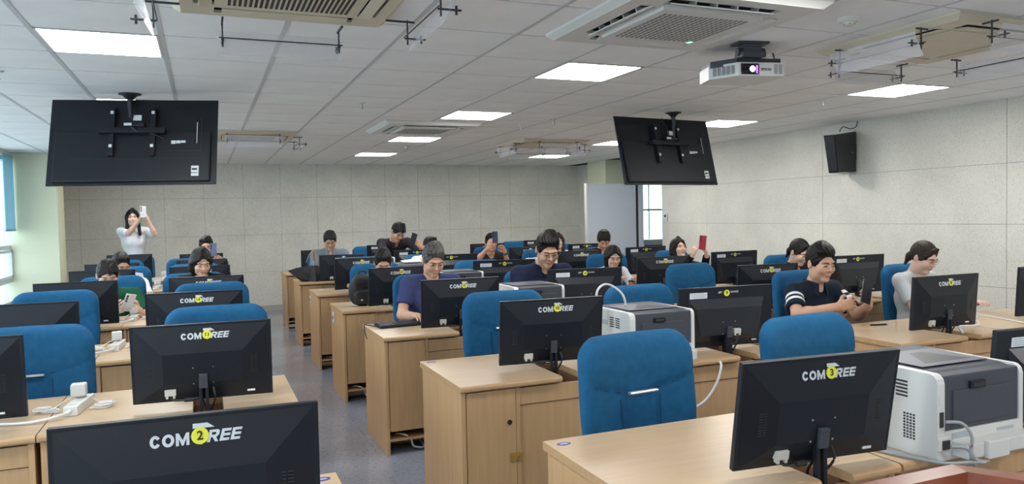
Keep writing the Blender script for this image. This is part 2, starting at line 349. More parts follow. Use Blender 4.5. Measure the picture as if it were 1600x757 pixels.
def cassette(kind, x, y, label, blades=()):
    t = thing('air_conditioner', label, 'air conditioner', (x, y, CEIL), 0, 'ceiling cassette air conditioners')
    S = .48 if kind == 'white' else .45
    M0 = WHITEP if kind == 'white' else CREAM
    m = MB(); zc = -.035
    m.prism([(-S, -S), (S, -S), (S, S), (-S, S)], 'z', -.012, .0)
    q = S-.03; m.add([(-S,-S,-.012),(S,-S,-.012),(S,S,-.012),(-S,S,-.012),(-q,-q,zc),(q,-q,zc),(q,q,zc),(-q,q,zc)], [(0,1,5,4),(1,2,6,5),(2,3,7,6),(3,0,4,7)])
    g = .27; h = q
    for (x0, x1, y0, y1) in ((-h, h, -h, -g-.10), (-h, h, g+.10, h), (-h, -g-.10, -g-.1, g+.1), (g+.10, h, -g-.1, g+.1), (-g, g, -g-.02, -g), (-g, g, g, g+.02), (-g-.02, -g, -g-.02, g+.02), (g, g+.02, -g-.02, g+.02)):
        m.box(x0, x1, y0, y1, zc-.001, zc+.012)
    for sx in (-1, 1):
        for sy in (-1, 1): m.box(min(sx*(g+.02), sx*(g+.1)), max(sx*(g+.02), sx*(g+.1)), min(sy*(g-.02), sy*(g+.1)), max(sy*(g-.02), sy*(g+.1)), zc-.001, zc+.012)
    m.build('housing', M0, t)
    MB().box(-h, h, -h, h, -.018, -.014).build('duct', SLOT, t)
    for an in range(4):
        f = MB(); f.x = Matrix.Rotation(an*PI/2, 4, 'Z') @ Matrix.Translation((0, -g-.055, zc-.004)) @ Matrix.Rotation(.32 if kind == 'white' else .12, 4, 'X')
        f.box(-g+.01, g-.01, -.026, .026, -.003, .003, 0, .002)
        if kind == 'white':
            for q_ in (-.16, -.05, .06, .17): f.box(q_, q_+.006, -.02, .03, .003, .02)
        f.build('louvre', WHITEP if kind == 'white' else ACRYL if False else M0, t)
    gr = MB()
    if kind == 'white':
        gr.box(-g, g, -g, g, zc-.016, zc+.006, 0, .004); gm = [WHITEP]
    else:
        gr.box(-g, g, -g, g, zc-.004, zc+.004); gm = [CREAM]
    go = gr.build('intake_grille', gm, t)
    sl = MB()
    if kind == 'white':
        for a_ in range(17):
            for b_ in range(26):
                xx = -g+.05+a_*(2*g-.10)/16; yy = -g+.06+b_*(2*g-.12)/25
                sl.box(xx-.009+(.004 if b_ % 2 else 0), xx+.007, yy-.004, yy+.004, zc-.0175, zc-.015)
        sl.build('perforation', PERF, go)
        MB().box(.20, .225, .20, .23, zc-.018, zc-.014).build('status_light', GREENL, go)
    else:
        for a_ in range(24 if x < 1 else 0): sl.box(-g+.03+a_*.0205, -g+.041+a_*.0205, -g+.04, g-.04, zc-.0052, zc-.003)
        if sl.v: sl.build('grille_slot', SLOT, go)
        MB().box(-g, g, -g, g, zc+.004, zc+.006).build('grille_backing', CREAMD, go)
    for an, dep, off in blades:                    # clear wind deflectors hung on small brackets
        R = Matrix.Rotation(an, 4, 'Z')
        m = MB(); m.x = R @ Matrix.Translation((off, -S-dep, zc-.085)) @ Matrix.Rotation(-1.05, 4, 'X')
        m.box(-.27, .27, -.065, .065, -.002, .002, 0, .0015); bo = m.build('wind_deflector', ACRYL, t)
        m = MB(); m.x = R @ Matrix.Translation((off, -S-dep, 0))
        for sx in (-1, 1):
            m.box(sx*.255-.003, sx*.255+.003, .03, .036, zc-.11, zc); m.box(sx*.255-.006, sx*.255+.006, -.05, .045, zc-.085, zc-.079); m.cyl((sx*.255, -.03, zc-.10), (sx*.255, -.03, zc-.065), .005)
            m.box(sx*.255-.004, sx*.255+.004, .0, dep+.03, zc-.012, zc-.004)
        m.cyl((-.27, .045, zc-.075), (.27, .045, zc-.075), .003)
        m.build('deflector_bracket', CHARC, bo)
    return t
cassette(*ACS[0], 'cream ceiling air conditioner at top left, cut off, with clear deflectors', ((PI, .10, 0), (PI/2, .10, 0), (-PI/2, .10, 0)))
cassette(*ACS[1], 'large white perforated ceiling air conditioner left of the projector')
cassette(*ACS[2], 'cream ceiling air conditioner at top right with hanging deflector blades', ((PI, .05, 0), (PI/2, .05, 0), (-PI/2, .05, 0), (0, .05, 0)))
cassette(*ACS[3], 'far white ceiling air conditioner between two middle light panels')
cassette(*ACS[4], 'far cream ceiling air conditioner just right of the left hanging screen', ((0, .06, 0), (PI/2, .06, 0), (-PI/2, .06, 0)))
cassette(*ACS[5], 'far cream ceiling air conditioner left of the right hanging screen', ((0, .06, 0), (PI/2, .06, 0), (-PI/2, .06, 0), (PI, .06, 0)))

for (x, y, r, lb) in ((2.93, 2.76, .055, 'white round smoke detector above the projector at top right'), (2.456, 9.5, .05, 'small white smoke detector between the far middle panels')):
    t = thing('smoke_detector', lb, 'smoke detector', (x, y, CEIL))
    MB().lathe([(r, 0), (r, -.012), (r*.8, -.02)]).build('base', WHITEP, t, True)
    MB().lathe([(r*.55, -.019), (r*.5, -.034), (r*.2, -.04)]).build('sensor_head', OFFW, t, True)
    m = MB()
    for i in range(6): m.cyl((r*.3*math.cos(i), r*.3*math.sin(i), -.03), (r*.52*math.cos(i), r*.52*math.sin(i), -.032), .003, n=5)
    m.build('vent_slot', SLOT, t)
for (x, y, lb) in ((3.18, 6.6, 'small white sprinkler on the ceiling above the far cream unit'), (-1.1, 5.3, 'small round sprinkler on the ceiling left of the left screen'), (1.2, 6.0, 'tiny sprinkler on the ceiling left of the far white unit'), (3.05, 7.1, 'white sprinkler with a bent arm beside the second middle panel'), (4.9, 4.9, 'tiny sprinkler near the right wall panel light')):
    t = thing('sprinkler', lb, 'sprinkler', (x, y, CEIL))
    MB().lathe([(.03, 0), (.028, -.005), (.01, -.008)]).build('escutcheon', WHITEP, t, True)
    MB().cyl((0, 0, -.005), (0, 0, -.045), .007).cyl((0, 0, -.045), (0, 0, -.048), .016).build('head', STEEL, t, True)

# ------------------------------------------------------------------ hanging screens
def hung_tv(label, loc, ry, tilt, pole, side):
    t = thing('hanging_screen', label, 'screen', (pole[0], pole[1], CEIL))
    dx, dy = loc[0]-pole[0], loc[1]-pole[1]
    MB().lathe([(.075, 0), (.075, -.008), (.05, -.014), (.022, -.04)]).cyl((0, 0, -.03), (0, 0, -.40), .020).build('ceiling_pole', CHARC, t, True)
    p = bpy.data.objects.new('panel_shell', None)
    W, H = 1.11, .64
    m = MB(); m.box(-W/2, W/2, -.012, .0, 0, H, 0, .003); m.box(-W/2+.04, W/2-.04, -.035, -.01, .02, H*.62, 0, .01)
    p = m.build('rear_shell', BLACK, t); p.location = (dx, dy, loc[2]-CEIL); p.rotation_euler = Euler((tilt, 0, ry), 'XYZ')
    MB().box(-W/2+.008, W/2-.008, 0, .004, .008, H-.008).build('display', SCREEN, p)
    m = MB()
    for sx in (-.14, .13):
        m.box(sx-.018, sx+.018, -.065, -.012, .20, .56, 0, .003)
    m.box(-.22, .22, -.09, -.05, .36, .40, 0, .004).cyl((-.05, -.07, .42), (.08, -.07, .42), .02).build('wall_bracket', BLACK, p)
    m = MB()
    bx = [(sx-.010, sx+.010, -.067, -.064, z-.010, z+.012) for sx in (-.14, .13) for z in (.52, .27)]
    bx += [(.0, .055, -.067, -.060, .46, .50), (-.05, 0, -.095, -.088, .412, .43), (.39, .44, -.0365, -.034, .055, .130), (.42, .424, -.0365, -.034, .30, .46)]
    bx += [(.25+q*.033, .28+q*.033, -.0365, -.034, .295+.004*q, .32) for q in range(3)]
    for q in bx: MB().box(*q).build('label_sticker', LABEL, p)
    MB().box(.39, .435, -.0375, -.036, .075, .08).box(.395, .43, -.0375, -.036, .098, .112).build('label_print', INK, p)
    MB().box(.23, .45, -.036, -.034, .24, .245).box(.448, .452, -.036, -.034, .24, .50).box(-.42, .48, -.0355, -.034, .185, .187).build('panel_groove', SLOT, p)
    MB().tube([(0, -.09, .40), (.05, -.10, .36), (.1, -.08, .37), (.2, -.05, .33)], .006).tube([(0, -.02, .64), (.0, -.07, .5), (-.02, -.08, .42)], .005).build('cable', CABLEK, p, True)
hung_tv('black wide screen hanging from the ceiling at left, seen from behind', (-.448, 5.84, 1.76), -.218, -.277, (-.455, 5.99), 1)
hung_tv('tilted black screen hanging from the ceiling at right, left of the speaker', (3.993, 5.80, 1.741), .122, -.239, (4.08, 5.90), -1)

# ------------------------------------------------------------------ projector
t = thing('projector', 'white ceiling projector with a lit lens, hung on a grey mount', 'projector', (2.82, 3.34, CEIL), math.radians(-12))
MB().box(-.09, .09, -.05, .05, -.012, 0).box(-.05, .05, -.04, .04, -.06, -.01, 0, .005).cyl((-.08, 0, -.05), (.08, 0, -.05), .022).box(-.07, .07, -.05, .05, -.085, -.055, 0, .006).build('ceiling_mount', DGREY, t)
m = MB(); m.prism([(-.19, .10), (-.17, .26), (.17, .26), (.19, .10), (.17, -.02), (-.09, -.02)], 'z', -.125, -.088)
m.build('top_cover', CHARC, t)
m = MB(); m.prism([(-.195, .11), (-.175, .27), (.175, .27), (.195, .11), (.185, -.03), (-.085, -.03)], 'z', -.185, -.112)
m.build('body', WHITEP, t)
m = MB()
for i in range(5):
    a = Vector((-.19, .10, 0)); b = Vector((-.09, -.026, 0)); d = (b-a)
    p0 = a+d*(.1+.17*i); p1 = a+d*(.22+.17*i)
    nrm = Vector((-.8, -.63, 0))*.002
    m.add([(p0.x+nrm.x, p0.y+nrm.y, -.172), (p1.x+nrm.x, p1.y+nrm.y, -.172), (p1.x+nrm.x, p1.y+nrm.y, -.125), (p0.x+nrm.x, p0.y+nrm.y, -.125)], [(0, 1, 2, 3)])
for i in range(2):
    for q in range(6): m.box(.125+i*.028, .145+i*.028, -.033, -.029, -.172+q*.009, -.167+q*.009)
m.build('vent', mat('vent_grey', (.25, .25, .26), .6), t)
MB().box(-.072, .035, -.034, -.028, -.178, -.118, 0, .003).build('lens_window', LENSG, t)
MB().cyl((-.005, -.0345, -.148), (-.005, -.0352, -.148), .016, n=20).build('lens', BEAM, t)
MB().box(.016, .026, -.0352, -.0345, -.172, -.128).build('lens_glow', PURPLE, t)
m = MB(); put_text(m, 'EPSON', .020, .078, -.150, -.0305, bold=.0006); m.build('brand_lettering', DGREY, t)
MB().tube([(.1, .0, -.1), (.13, -.005, -.09), (.15, .02, -.085), (.2, .1, -.06), (.25, .2, -.01)], .005).build('cable', CABLEK, t, True)

# wall speaker
t = thing('wall_speaker', 'black wedge loudspeaker mounted high on the right wall', 'speaker', (6.5, 6.02, 1.86), 0)
m = MB(); m.add([(-.35,-.08,.01),(-.35,.05,.01),(-.05,.13,.0),(-.05,-.03,.02),(-.40,-.09,.40),(-.40,.07,.41),(-.05,.15,.45),(-.05,-.03,.45)], [(0,3,2,1),(4,5,6,7),(0,1,5,4),(1,2,6,5),(2,3,7,6),(3,0,4,7)])
bm_ = m.build('cabinet', BLACKG, t)
MB().add([(-.356,-.07,.03),(-.356,.04,.03),(-.402,.055,.39),(-.402,-.075,.39)], [(0,1,2,3)]).build('front_grille', BLACK, t)
MB().box(-.06, -.01, .0, .09, .15, .32, 0, .004).build('wall_bracket', CHARC, t)
MB().tube([(-.2, .05, .45), (-.18, .02, .50), (-.10, .0, .48), (-.05, -.03, .50), (-.03, -.03, .558)], .005).build('cable', CABLEK, t, True)
MB().box(-.12, -.114, -.047, -.040, .22, .228).build('corner_scuff', LABELG, t)
t = thing('thermostat', 'small white thermostat on the right wall beside the doorway', 'thermostat', (6.488, 9.60, 1.35))
MB().box(-.02, 0, -.04, .04, 0, .12, 0, .004).build('case', WHITEP, t); MB().box(-.022, -.019, -.025, .025, .065, .10).build('display', SLOT, t)
m = MB()
for q in (-.015, .015): m.box(-.023, -.019, q-.007, q+.007, .02, .032)
m.build('button', OFFW, t)

# lectern in the corner
t = thing('lectern', 'reddish brown varnished lectern top in the bottom right corner', 'lectern', (0, 0, 0))
out = [(.98, .55), (.98, 1.10), (1.455, 1.10), (1.53, .99), (1.72, .55)]
inn = [(1.05, .60), (1.05, 1.045), (1.425, 1.045), (1.475, .965), (1.62, .60)]
m = MB(); n = 5
vs = [(x, y, .95) for x, y in out]+[(x, y, .955) for x, y in inn]+[(x, y, .925) for x, y in inn]+[(x, y, .90) for x, y in out]
fs = [(i, (i+1) % n, n+(i+1) % n, n+i) for i in range(n)]+[(n+i, n+(i+1) % n, 2*n+(i+1) % n, 2*n+i) for i in range(n)]+[(2*n, 2*n+1, 2*n+2, 2*n+3, 2*n+4)]+[(i, (i+1) % n, 3*n+(i+1) % n, 3*n+i) for i in range(n)]+[(3*n+4, 3*n+3, 3*n+2, 3*n+1, 3*n)]
m.add(vs, fs); m.build('top', LECT, t)
MB().prism([(1.02, .6), (1.02, 1.05), (1.42, 1.05), (1.60, .6)], 'z', .08, .90).build('body', LECT, t)
MB().prism([(1.0, .58), (1.0, 1.08), (1.44, 1.08), (1.63, .58)], 'z', 0, .08).build('plinth', LECT, t)

# ------------------------------------------------------------------ desks
NEAR = [1.56, 3.08, 4.58, 6.08, 7.52, 9.03, 10.60]
DX = {'LL': -1.49, 'LR': -.575, 'M1': 1.01, 'M2': 1.86, 'R1': 3.49, 'R2': 4.40}
RO = {'R1': -.14, 'R2': -.14}
DW = {'LL': .915, 'LR': .915, 'M1': .845, 'M2': .95, 'R1': .905, 'R2': .905}
ORD = ['first', 'second', 'third', 'fourth', 'fifth', 'sixth', 'seventh']
CN = {'LL': 'window-side column', 'LR': 'left block column along the aisle', 'M1': 'middle block column along the aisle', 'M2': 'right-hand column of the middle block', 'R1': 'left column of the right block', 'R2': 'column nearest the right wall'}
MON = {  # column, row: x, y, top height, turn in degrees, backward lean
 ('LR',0): (-.04, 1.74, 1.09, -2, .02), ('M1',0): (1.596, 1.655, 1.088, -5, .17), ('M2',0): (2.66, 1.66, 1.09, -4, .10),
 ('LL',1): (-.905, 3.33, 1.09, -3, .08), ('LR',1): (-.018, 3.30, 1.09, -4, .10), ('M1',1): (1.555, 3.315, 1.09, -5, .12), ('M2',1): (2.594, 3.31, 1.09, -5, .07), ('R1',1): (4.06, 3.14, 1.088, -1, .07), ('R2',1): (5.19, 3.25, 1.088, -3, .06),
 ('LL',2): (-.905, 4.69, 1.083, -3, .08), ('LR',2): (-.06, 4.785, 1.09, -4, .1), ('M1',2): (1.548, 4.69, 1.09, -3, .08), ('M2',2): (2.60, 4.93, 1.092, -8, .05), ('R1',2): (3.99, 4.57, 1.080, -6, .06), ('R2',2): (5.16, 4.81, 1.093, -3, .06),
 ('LL',3): (-.86, 6.16, 1.085, 0, .06), ('LR',3): (.01, 6.15, 1.083, -5, .06), ('M1',3): (1.50, 6.20, 1.083, 9, .06), ('M2',3): (2.52, 6.33, 1.092, -9, .05), ('R1',3): (4.02, 6.03, 1.074, -8, .05), ('R2',3): (4.95, 6.15, 1.086, 2, .05),
 ('LL',4): (-.855, 7.63, 1.08, -2, .05), ('LR',4): (-.044, 7.64, 1.082, -5, .05), ('M1',4): (1.47, 7.74, 1.09, 10, .05), ('M2',4): (2.45, 7.70, 1.09, -4, .05), ('R1',4): (3.90, 7.50, 1.08, -5, .05), ('R2',4): (4.88, 7.68, 1.086, 4, .05),
 ('LL',5): (-.93, 9.15, 1.062, -4, .05), ('LR',5): (-.028, 9.15, 1.071, -5, .05), ('M1',5): (1.53, 9.14, 1.064, -8, .05), ('M2',5): (2.48, 9.20, 1.084, -4, .05), ('R1',5): (3.93, 9.0, 1.075, -5, .05), ('R2',5): (4.87, 9.16, 1.082, 3, .05),
 ('LL',6): (-.90, 10.85, 1.09, 0, .05), ('LR',6): (-.04, 10.7, 1.075, 0, .05), ('M1',6): (1.50, 10.72, 1.066, -3, .05), ('M2',6): (2.48, 10.9, 1.10, -4, .05), ('R1',6): (3.95, 10.6, 1.075, -6, .05), ('R2',6): (4.95, 10.85, 1.091, -3, .05)}
desk_cache = {}
def make_desk(wd, g0):
    t = thing('computer_desk', '', 'desk')
    g1 = g0+.115; D = .665
    def board(x0, x1, y0, y1):
        pr = [(y1, .722), (y1, .750), (y0+.010, .750), (y0+.003, .747), (y0, .741), (y0, .731), (y0+.003, .725), (y0+.010, .722)] if y0 < .1 else [(y1, .722), (y1, .75), (y0, .75), (y0, .722)]
        m = MB(); m.prism(pr, 'x', x0, x1)
        for i, f in enumerate(m.f):
            c = sum((Vector(m.v[k_]) for k_ in f), Vector())/len(f)
            m.m[i] = 0 if c.z > .7495 else 1
        return m
    board(0, g0, 0, D).build('desktop', [WOODX, EDGE], t)
    board(g1, wd-.004, 0, D).build('desktop', [WOODX, EDGE], t)
    board(g0, g1, .33, D).build('rear_bridge', [WOODX, EDGE], t)
    for x in (.008, wd-.030): MB().box(x, x+.020, .018, D-.02, 0, .722, 0, .001).build('side_panel', WOOD, t)
    dd = MB().box(.032, .268, .022, .040, .150, .715, 0, .0015).build('cabinet_door', WOOD, t)
    MB().cyl((.236, .022, .565), (.236, .017, .565), .011, n=14).cyl((.236, .017, .565), (.236, .0165, .565), .006, n=10).build('lock', mat('brass_lock', (.10, .065, .035), .35, metal=.6) if 'lk' not in desk_cache else desk_cache['lk'], dd)
    MB().box(.270, .290, .024, .55, 0.10, .72).build('divider', WOOD, t)
    MB().box(.292, wd-.032, .030, .046, .635, .712, 0, .0015).build('drawer_rail', WOOD, t)
    MB().box(.292, wd-.032, .036, .052, .14, .631, 0, .001).build('modesty_panel', WOOD, t)
    MB().box(.030, wd-.032, .03, .40, .085, .101).build('bottom_shelf', WOOD, t)
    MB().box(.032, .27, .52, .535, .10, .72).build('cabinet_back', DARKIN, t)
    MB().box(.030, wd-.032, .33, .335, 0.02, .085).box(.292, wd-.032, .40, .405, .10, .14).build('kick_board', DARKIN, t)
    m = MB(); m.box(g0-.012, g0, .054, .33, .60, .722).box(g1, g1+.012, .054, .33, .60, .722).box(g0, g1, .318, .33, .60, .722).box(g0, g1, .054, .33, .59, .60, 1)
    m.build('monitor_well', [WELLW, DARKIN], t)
    return t
for c in DX:
    key = DW[c]
    for r in range(7):
        if (c in ('LL', 'R1', 'R2')) and r == 0: continue
        g0 = round(min(.66, max(.34, MON[(c, r)][0]-DX[c]-.050))/.015)*.015; ny = NEAR[r]+RO.get(c, 0); key = (DW[c], round(g0, 3))
        lb = 'beech laminate computer desk, %s from the front in the %s' % (ORD[r] if c not in ('LL', 'R1', 'R2') else ORD[r-1], CN[c])
        if key not in desk_cache:
            desk_cache[key] = make_desk(DW[c], g0); o = desk_cache[key]; o.location = (DX[c], ny, 0); o['label'] = lb
        else: o = dup(desk_cache[key], (DX[c], ny, 0), 0, lb)
        o['group'] = 'computer desks in rows'
# small things stuck on desks
def decal(x, y, lb):
    t = MB().lathe([(.020, 0), (.020, .0006)], n=16).build('sticker', [DECAL]); t.location = (x, y, .7503); t.scale = (1.25, .8, 1)
    MB().box(-.012, .012, -.006, -.002, .0007, .0010).box(-.008, .010, .002, .005, .0007, .0010).build('sticker_print', LABEL, t)
    tag(t, lb, 'sticker', 'blue corner stickers')
decal(1.06, 2.17, 'blue oval sticker on the front middle desk corner')
decal(1.06, 3.70, 'blue oval sticker on the corner of the desk with the taped door')
decal(1.07, 5.20, 'blue oval sticker near the dark keyboard')
decal(.29, 3.80, 'blue oval sticker on the corner behind the monitor stickered 11')
decal(.29, 2.18, 'purple-blue sticker on the desk corner at the bottom edge')
tag(MB().add([(1.245, 3.098, .425), (1.305, 3.098, .422), (1.303, 3.0985, .383), (1.28, 3.096, .390), (1.245, 3.0985, .380)], [(0, 1, 2, 3, 4)]).add([(1.248, 3.097, .415), (1.27, 3.090, .40), (1.298, 3.097, .412), (1.272, 3.0965, .388)], [(0, 1, 2, 3)]).build('adhesive_tape', GOLD), 'shiny brown tape across the cabinet door gap of the middle desk', 'tape')
t = thing('outlet_plate', 'white switch plate on the side of the desk holding the backpack', 'outlet', (1.018, 6.55, .60))
MB().box(-.012, 0, -.035, .035, 0, .09, 0, .003).build('plate', WHITEP, t); MB().box(-.014, -.011, -.015, .015, .03, .06).build('socket', SLOT, t)
t = thing('outlet_plate', 'small white plate on the side of the desk in front of the umbrella', 'outlet', (1.018, 8.05, .62))
MB().box(-.012, 0, -.03, .03, 0, .07, 0, .003).build('plate', WHITEP, t); MB().box(-.014, -.011, -.012, .012, .02, .05).build('socket', SLOT, t)
for r in range(2, 7):
    y = NEAR[r]
    tag(MB().tube([(1.10, y+.12, .11), (1.14, y+.05, .115), (1.18, y+.06, .08), (1.20, y+.06, .03), (1.27, y+.08, .012), (1.29, y+.25, .012)], .006).build('cable', CABLEW, None, True), 'white cable drooping from the foot gap of the %s middle aisle desk' % ORD[r], 'cable', 'cables under the desks')
tag(MB().tube([(2.40, 3.16, .70), (2.38, 3.06, .735), (2.34, 3.03, .66), (2.27, 3.03, .57), (2.18, 3.03, .53), (2.10, 3.05, .50)], .006).build('cable', CABLEW, None, True), 'white cable hanging down in front of the desk right of the front blue chair', 'cable')

# ------------------------------------------------------------------ monitors
def block_letters(mb, word, x0, width, h, z0, y, slope, shear):
    W_ = {'C': .88, 'O': 1.0, 'M': 1.12, 'R': .95, 'E': .82}; gap = .12; tot = sum(W_[c] for c in word)+gap*(len(word)-1); k = width/tot; x = 0
    mid = z0+h/2
    def put(pts):
        vs = []
        for a, b in pts:
            zz = z0+b*h; vs.append((x0+(x+a)*k+shear*b*h-shear*h/2, y-.0003-(zz-mid)*math.tan(-slope)*-1 if 0 else y-.0003+(zz-mid)*math.tan(-slope), zz))
        mb.add(vs, [tuple(range(len(vs)))])
    for c in word:
        w_ = W_[c]
        if c in 'CO':
            n = 24
            for i in range(n):
                a, b = 2*PI*i/n, 2*PI*(i+1)/n
                if c == 'C' and (i < 2 or i > n-3): continue
                o = lambda t, rx, ry: (w_/2+rx*math.cos(t), .5+ry*math.sin(t))
                put([o(a, w_/2, .5), o(b, w_/2, .5), o(b, w_/2-.27, .26), o(a, w_/2-.27, .26)])
        elif c == 'M':
            put([(0, 0), (.25, 0), (.25, 1), (0, 1)]); put([(.87, 0), (1.12, 0), (1.12, 1), (.87, 1)]); put([(.25, 1), (.25, .55), (.49, 0), (.56, 0), (.56, .42)]); put([(.87, 1), (.56, .42), (.56, 0), (.63, 0), (.87, .55)])
        elif c == 'E':
            put([(0, 0), (.27, 0), (.27, 1), (0, 1)])
            for z_ in (0, .39, .78): put([(.27, z_), (.82, z_), (.82, z_+.22), (.27, z_+.22)])
        else:
            put([(0, 0), (.27, 0), (.27, 1), (0, 1)]); put([(.27, .78), (.70, .78), (.90, 1), (.27, 1)]) if 0 else put([(.27, .79), (.62, .79), (.72, 1), (.27, 1)])
            put([(.62, .79), (.62, .58), (.93, .58), (.90, .88), (.72, 1)]); put([(.27, .58), (.27, .38), (.75, .38), (.93, .58)]); put([(.40, .38), (.70, 0), (.98, 0), (.70, .38)])
        x += w_+gap
def frustum(m, W, H, y0, x0, x1, z0, z1, y1, mi=0):
    m.add([(-W/2, y0, 0), (W/2, y0, 0), (W/2, y0, H), (-W/2, y0, H), (x0, y1, z0), (x1, y1, z0), (x1, y1, z1), (x0, y1, z1)],
          [(0, 1, 5, 4), (1, 2, 6, 5), (2, 3, 7, 6), (3, 0, 4, 7), (4, 5, 6, 7)], mi)
def make_monitor(kind):
    t = thing('monitor', '', 'monitor')
    W, H = (.530, .315) if kind != 'my' else (.578, .325)
    p0 = MB()
    if kind != 'my':
        p0.box(-W/2, W/2, -.014, .004, 0, H, 0, .002); frustum(p0, W-.012, H-.004, -.013, -.15, .15, .075, H-.115, -.038)
    else:
        p0.box(-W/2, W/2, -.016, .004, 0, H, 0, .002)
        m = p0; m.add([(-.21,-.015,.03),(.21,-.015,.03),(.235,-.015,H-.062),(-.235,-.015,H-.062),(-.17,-.046,.07),(.17,-.046,.07),(.20,-.046,H-.11),(-.20,-.046,H-.11)],
            [(0,1,5,4),(1,2,6,5),(2,3,7,6),(3,0,4,7),(4,5,6,7)], 1)
    p = p0.build('rear_cover', [BLACK, MBULGE], t); p.location = (0, 0, .165)
    MB().box(-W/2+.008, W/2-.008, .0035, .006, .012, H-.008).build('display', SCREEN, p)
    sl = math.atan2(.025, .115)                     # slope of the upper facet
    if kind == 'com':
        zc = H-.048; yc = -.0145-.025*(.046)/.115-.0006; m = MB()
        block_letters(m, 'COM', -.078, .076, .0255, zc-.0125, yc, -sl, 0); block_letters(m, 'REE', .035, .066, .0245, zc-.0115, yc, -sl, .28)
        Q = lambda x, z: (x, yc-.0004+(z)*math.sin(sl), zc+z)
        m.add([Q(.005, .029), (Q(.034, .029)), Q(.048, .019), Q(.005, .019)], [(0, 1, 2, 3)])
        m.add([Q(.010, .017), Q(.026, .017), Q(.027, -.004), Q(.022, -.015), Q(.010, -.003)], [(0, 1, 2, 3, 4)])
        m.build('maker_lettering', LOGO, p)
        m = MB(); m.x = Matrix.Translation((.019, yc-.0014, zc+.004)) @ Matrix.Rotation(-sl, 4, 'X')
        m.lathe([(.0175, 0), (.0175, .0012)], n=24, axis='y'); m.build('number_sticker', YELL, p)
    elif kind == 'my':
        zc = H-.030; yc = -.0165; m = MB()
        put_text(m, 'MY', .017, -.042, zc, yc, bold=.0004, shear=.3); put_text(m, '\ucef4\ud504\ub85c\uc815\ubcf4', .011, .048, zc, yc, bold=.0002)
        m.build('maker_lettering', LOGO, p)
        m = MB(); m.x = Matrix.Translation((.0, yc-.0012, zc-.004)); m.lathe([(.0175, 0), (.0175, .0012)], n=24, axis='y'); m.build('number_sticker', YELL, p)
        s = MB().box(-.225, -.12, -.0172, -.0155, H-.058, H-.026).build('asset_label', LABEL, p)
        m = MB()
        for q in range(4): m.box(-.218, -.127-.01*(q % 2), -.0176, -.0170, H-.053+q*.0065, H-.0505+q*.0065)
        m.build('label_print', LABELG, s)
    # plug, vents, screws, rating label
    d = .055
    yb = -.0465 if kind == 'my' else -.0385
    px, pz, yp = (-.125, .03, -.024) if kind != 'my' else (.045, .075, -.047)
    MB().box(px-.021, px+.021, yp-.016, yp+.012, pz, pz+.026, 0, .002).box(px-.017, px-.009, yp-.016, yp, pz-.010, pz).box(px+.009, px+.017, yp-.016, yp, pz-.010, pz).build('video_plug', OFFW, p)
    m = MB().tube([(px, yp-.005, pz), (px+.01, yp-.01, pz-.018), (px+.06, yp-.01, pz-.022), (px+.11, yp-.005, pz-.02), (.0, .0, -.035), (.01, .01, -.08)], .0042) if kind != 'my' else MB().tube([(px, yp-.01, pz), (px-.01, yp-.02, .03), (-.01, -.04, 0), (0, -.01, -.06)], .005)
    m.tube([(.035, yb, .055), (.042, yb-.012, .02), (.03, -.03, -.03), (.01, -.0, -.07)], .004)
    if kind != 'my': m.x = Matrix.Rotation(0, 4, 'X'); m.cyl((px+.05, yp-.01, pz-.021), (px+.085, yp-.009, pz-.021), .009, n=8)
    m.build('cable', CABLEK, p, True)
    m = MB()
    for sx in (-.0375, .0375):
        for z in (.075, .14): m.cyl((sx, yb, z), (sx, yb-.0015, z), .0032, n=8)
    m.build('screw', STEEL, p)
    m = MB()
    for sx in (-1, 1):
        for a in range(9):
            for b in range(3): m.box(sx*.185+(b-1)*.016-.006, sx*.185+(b-1)*.016+.006, -.0305 if kind != 'my' else -.0475, -.028 if kind != 'my' else -.046, .105+a*.008, .1075+a*.008)
    if kind != 'my': m.build('vent_slot', SLOT, p)
    MB().box(.165, .195, -.0235 if kind != 'my' else -.0165, -.0142, .020, .028).build('rating_label', LABEL, p)
    # stand
    m = MB(); m.box(-.016, .016, yb-.014, yb, .055, .115, 0, .003).box(-.009, .009, yb-.018, yb-.012, .10, .106)
    m.build('stand_hinge', DGREY, p)
    if kind == 'my': MB().box(-.022, .022, -.054, -.018, -.165, .045, 0, .004).box(-.045, .045, -.054, .05, -.178, -.165, 0, .004).build('stand', BLACK, t, loc=(0, 0, .18))
    else: MB().box(-.018, -.006, -.054, -.036, -.165, .075, 0, .002).box(.006, .018, -.054, -.036, -.165, .075, 0, .002).box(-.045, .045, -.054, .05, -.178, -.165, 0, .003).build('stand', BLACK, t, loc=(0, 0, .18))
    return t
proto = {}
NUM = {('LR',0): 2, ('M1',0): 3, ('M2',0): 4, ('LL',1): 12, ('LR',1): 11, ('M1',1): 10, ('M2',1): 9, ('R1',1): 8, ('R2',1): 7, ('LL',2): 13, ('LR',2): 14, ('M1',2): 15, ('M2',2): 16, ('R1',2): 17, ('R2',2): 18,
  ('LL',3): 24, ('LR',3): 23, ('M1',3): 22, ('M2',3): 21, ('R1',3): 20, ('R2',3): 19, ('LL',4): 25, ('LR',4): 26, ('M1',4): 27, ('M2',4): 28, ('R1',4): 29, ('R2',4): 30,
  ('LL',5): 36, ('LR',5): 35, ('M1',5): 34, ('M2',5): 33, ('R1',5): 32, ('R2',5): 31, ('LL',6): 37, ('LR',6): 38, ('M1',6): 39, ('M2',6): 40, ('R1',6): 41, ('R2',6): 42}
digits = []
kinds = {'LL': 'plain', 'LR': 'com', 'M1': 'com', 'M2': 'my', 'R1': 'com', 'R2': 'my'}
num_me = {}
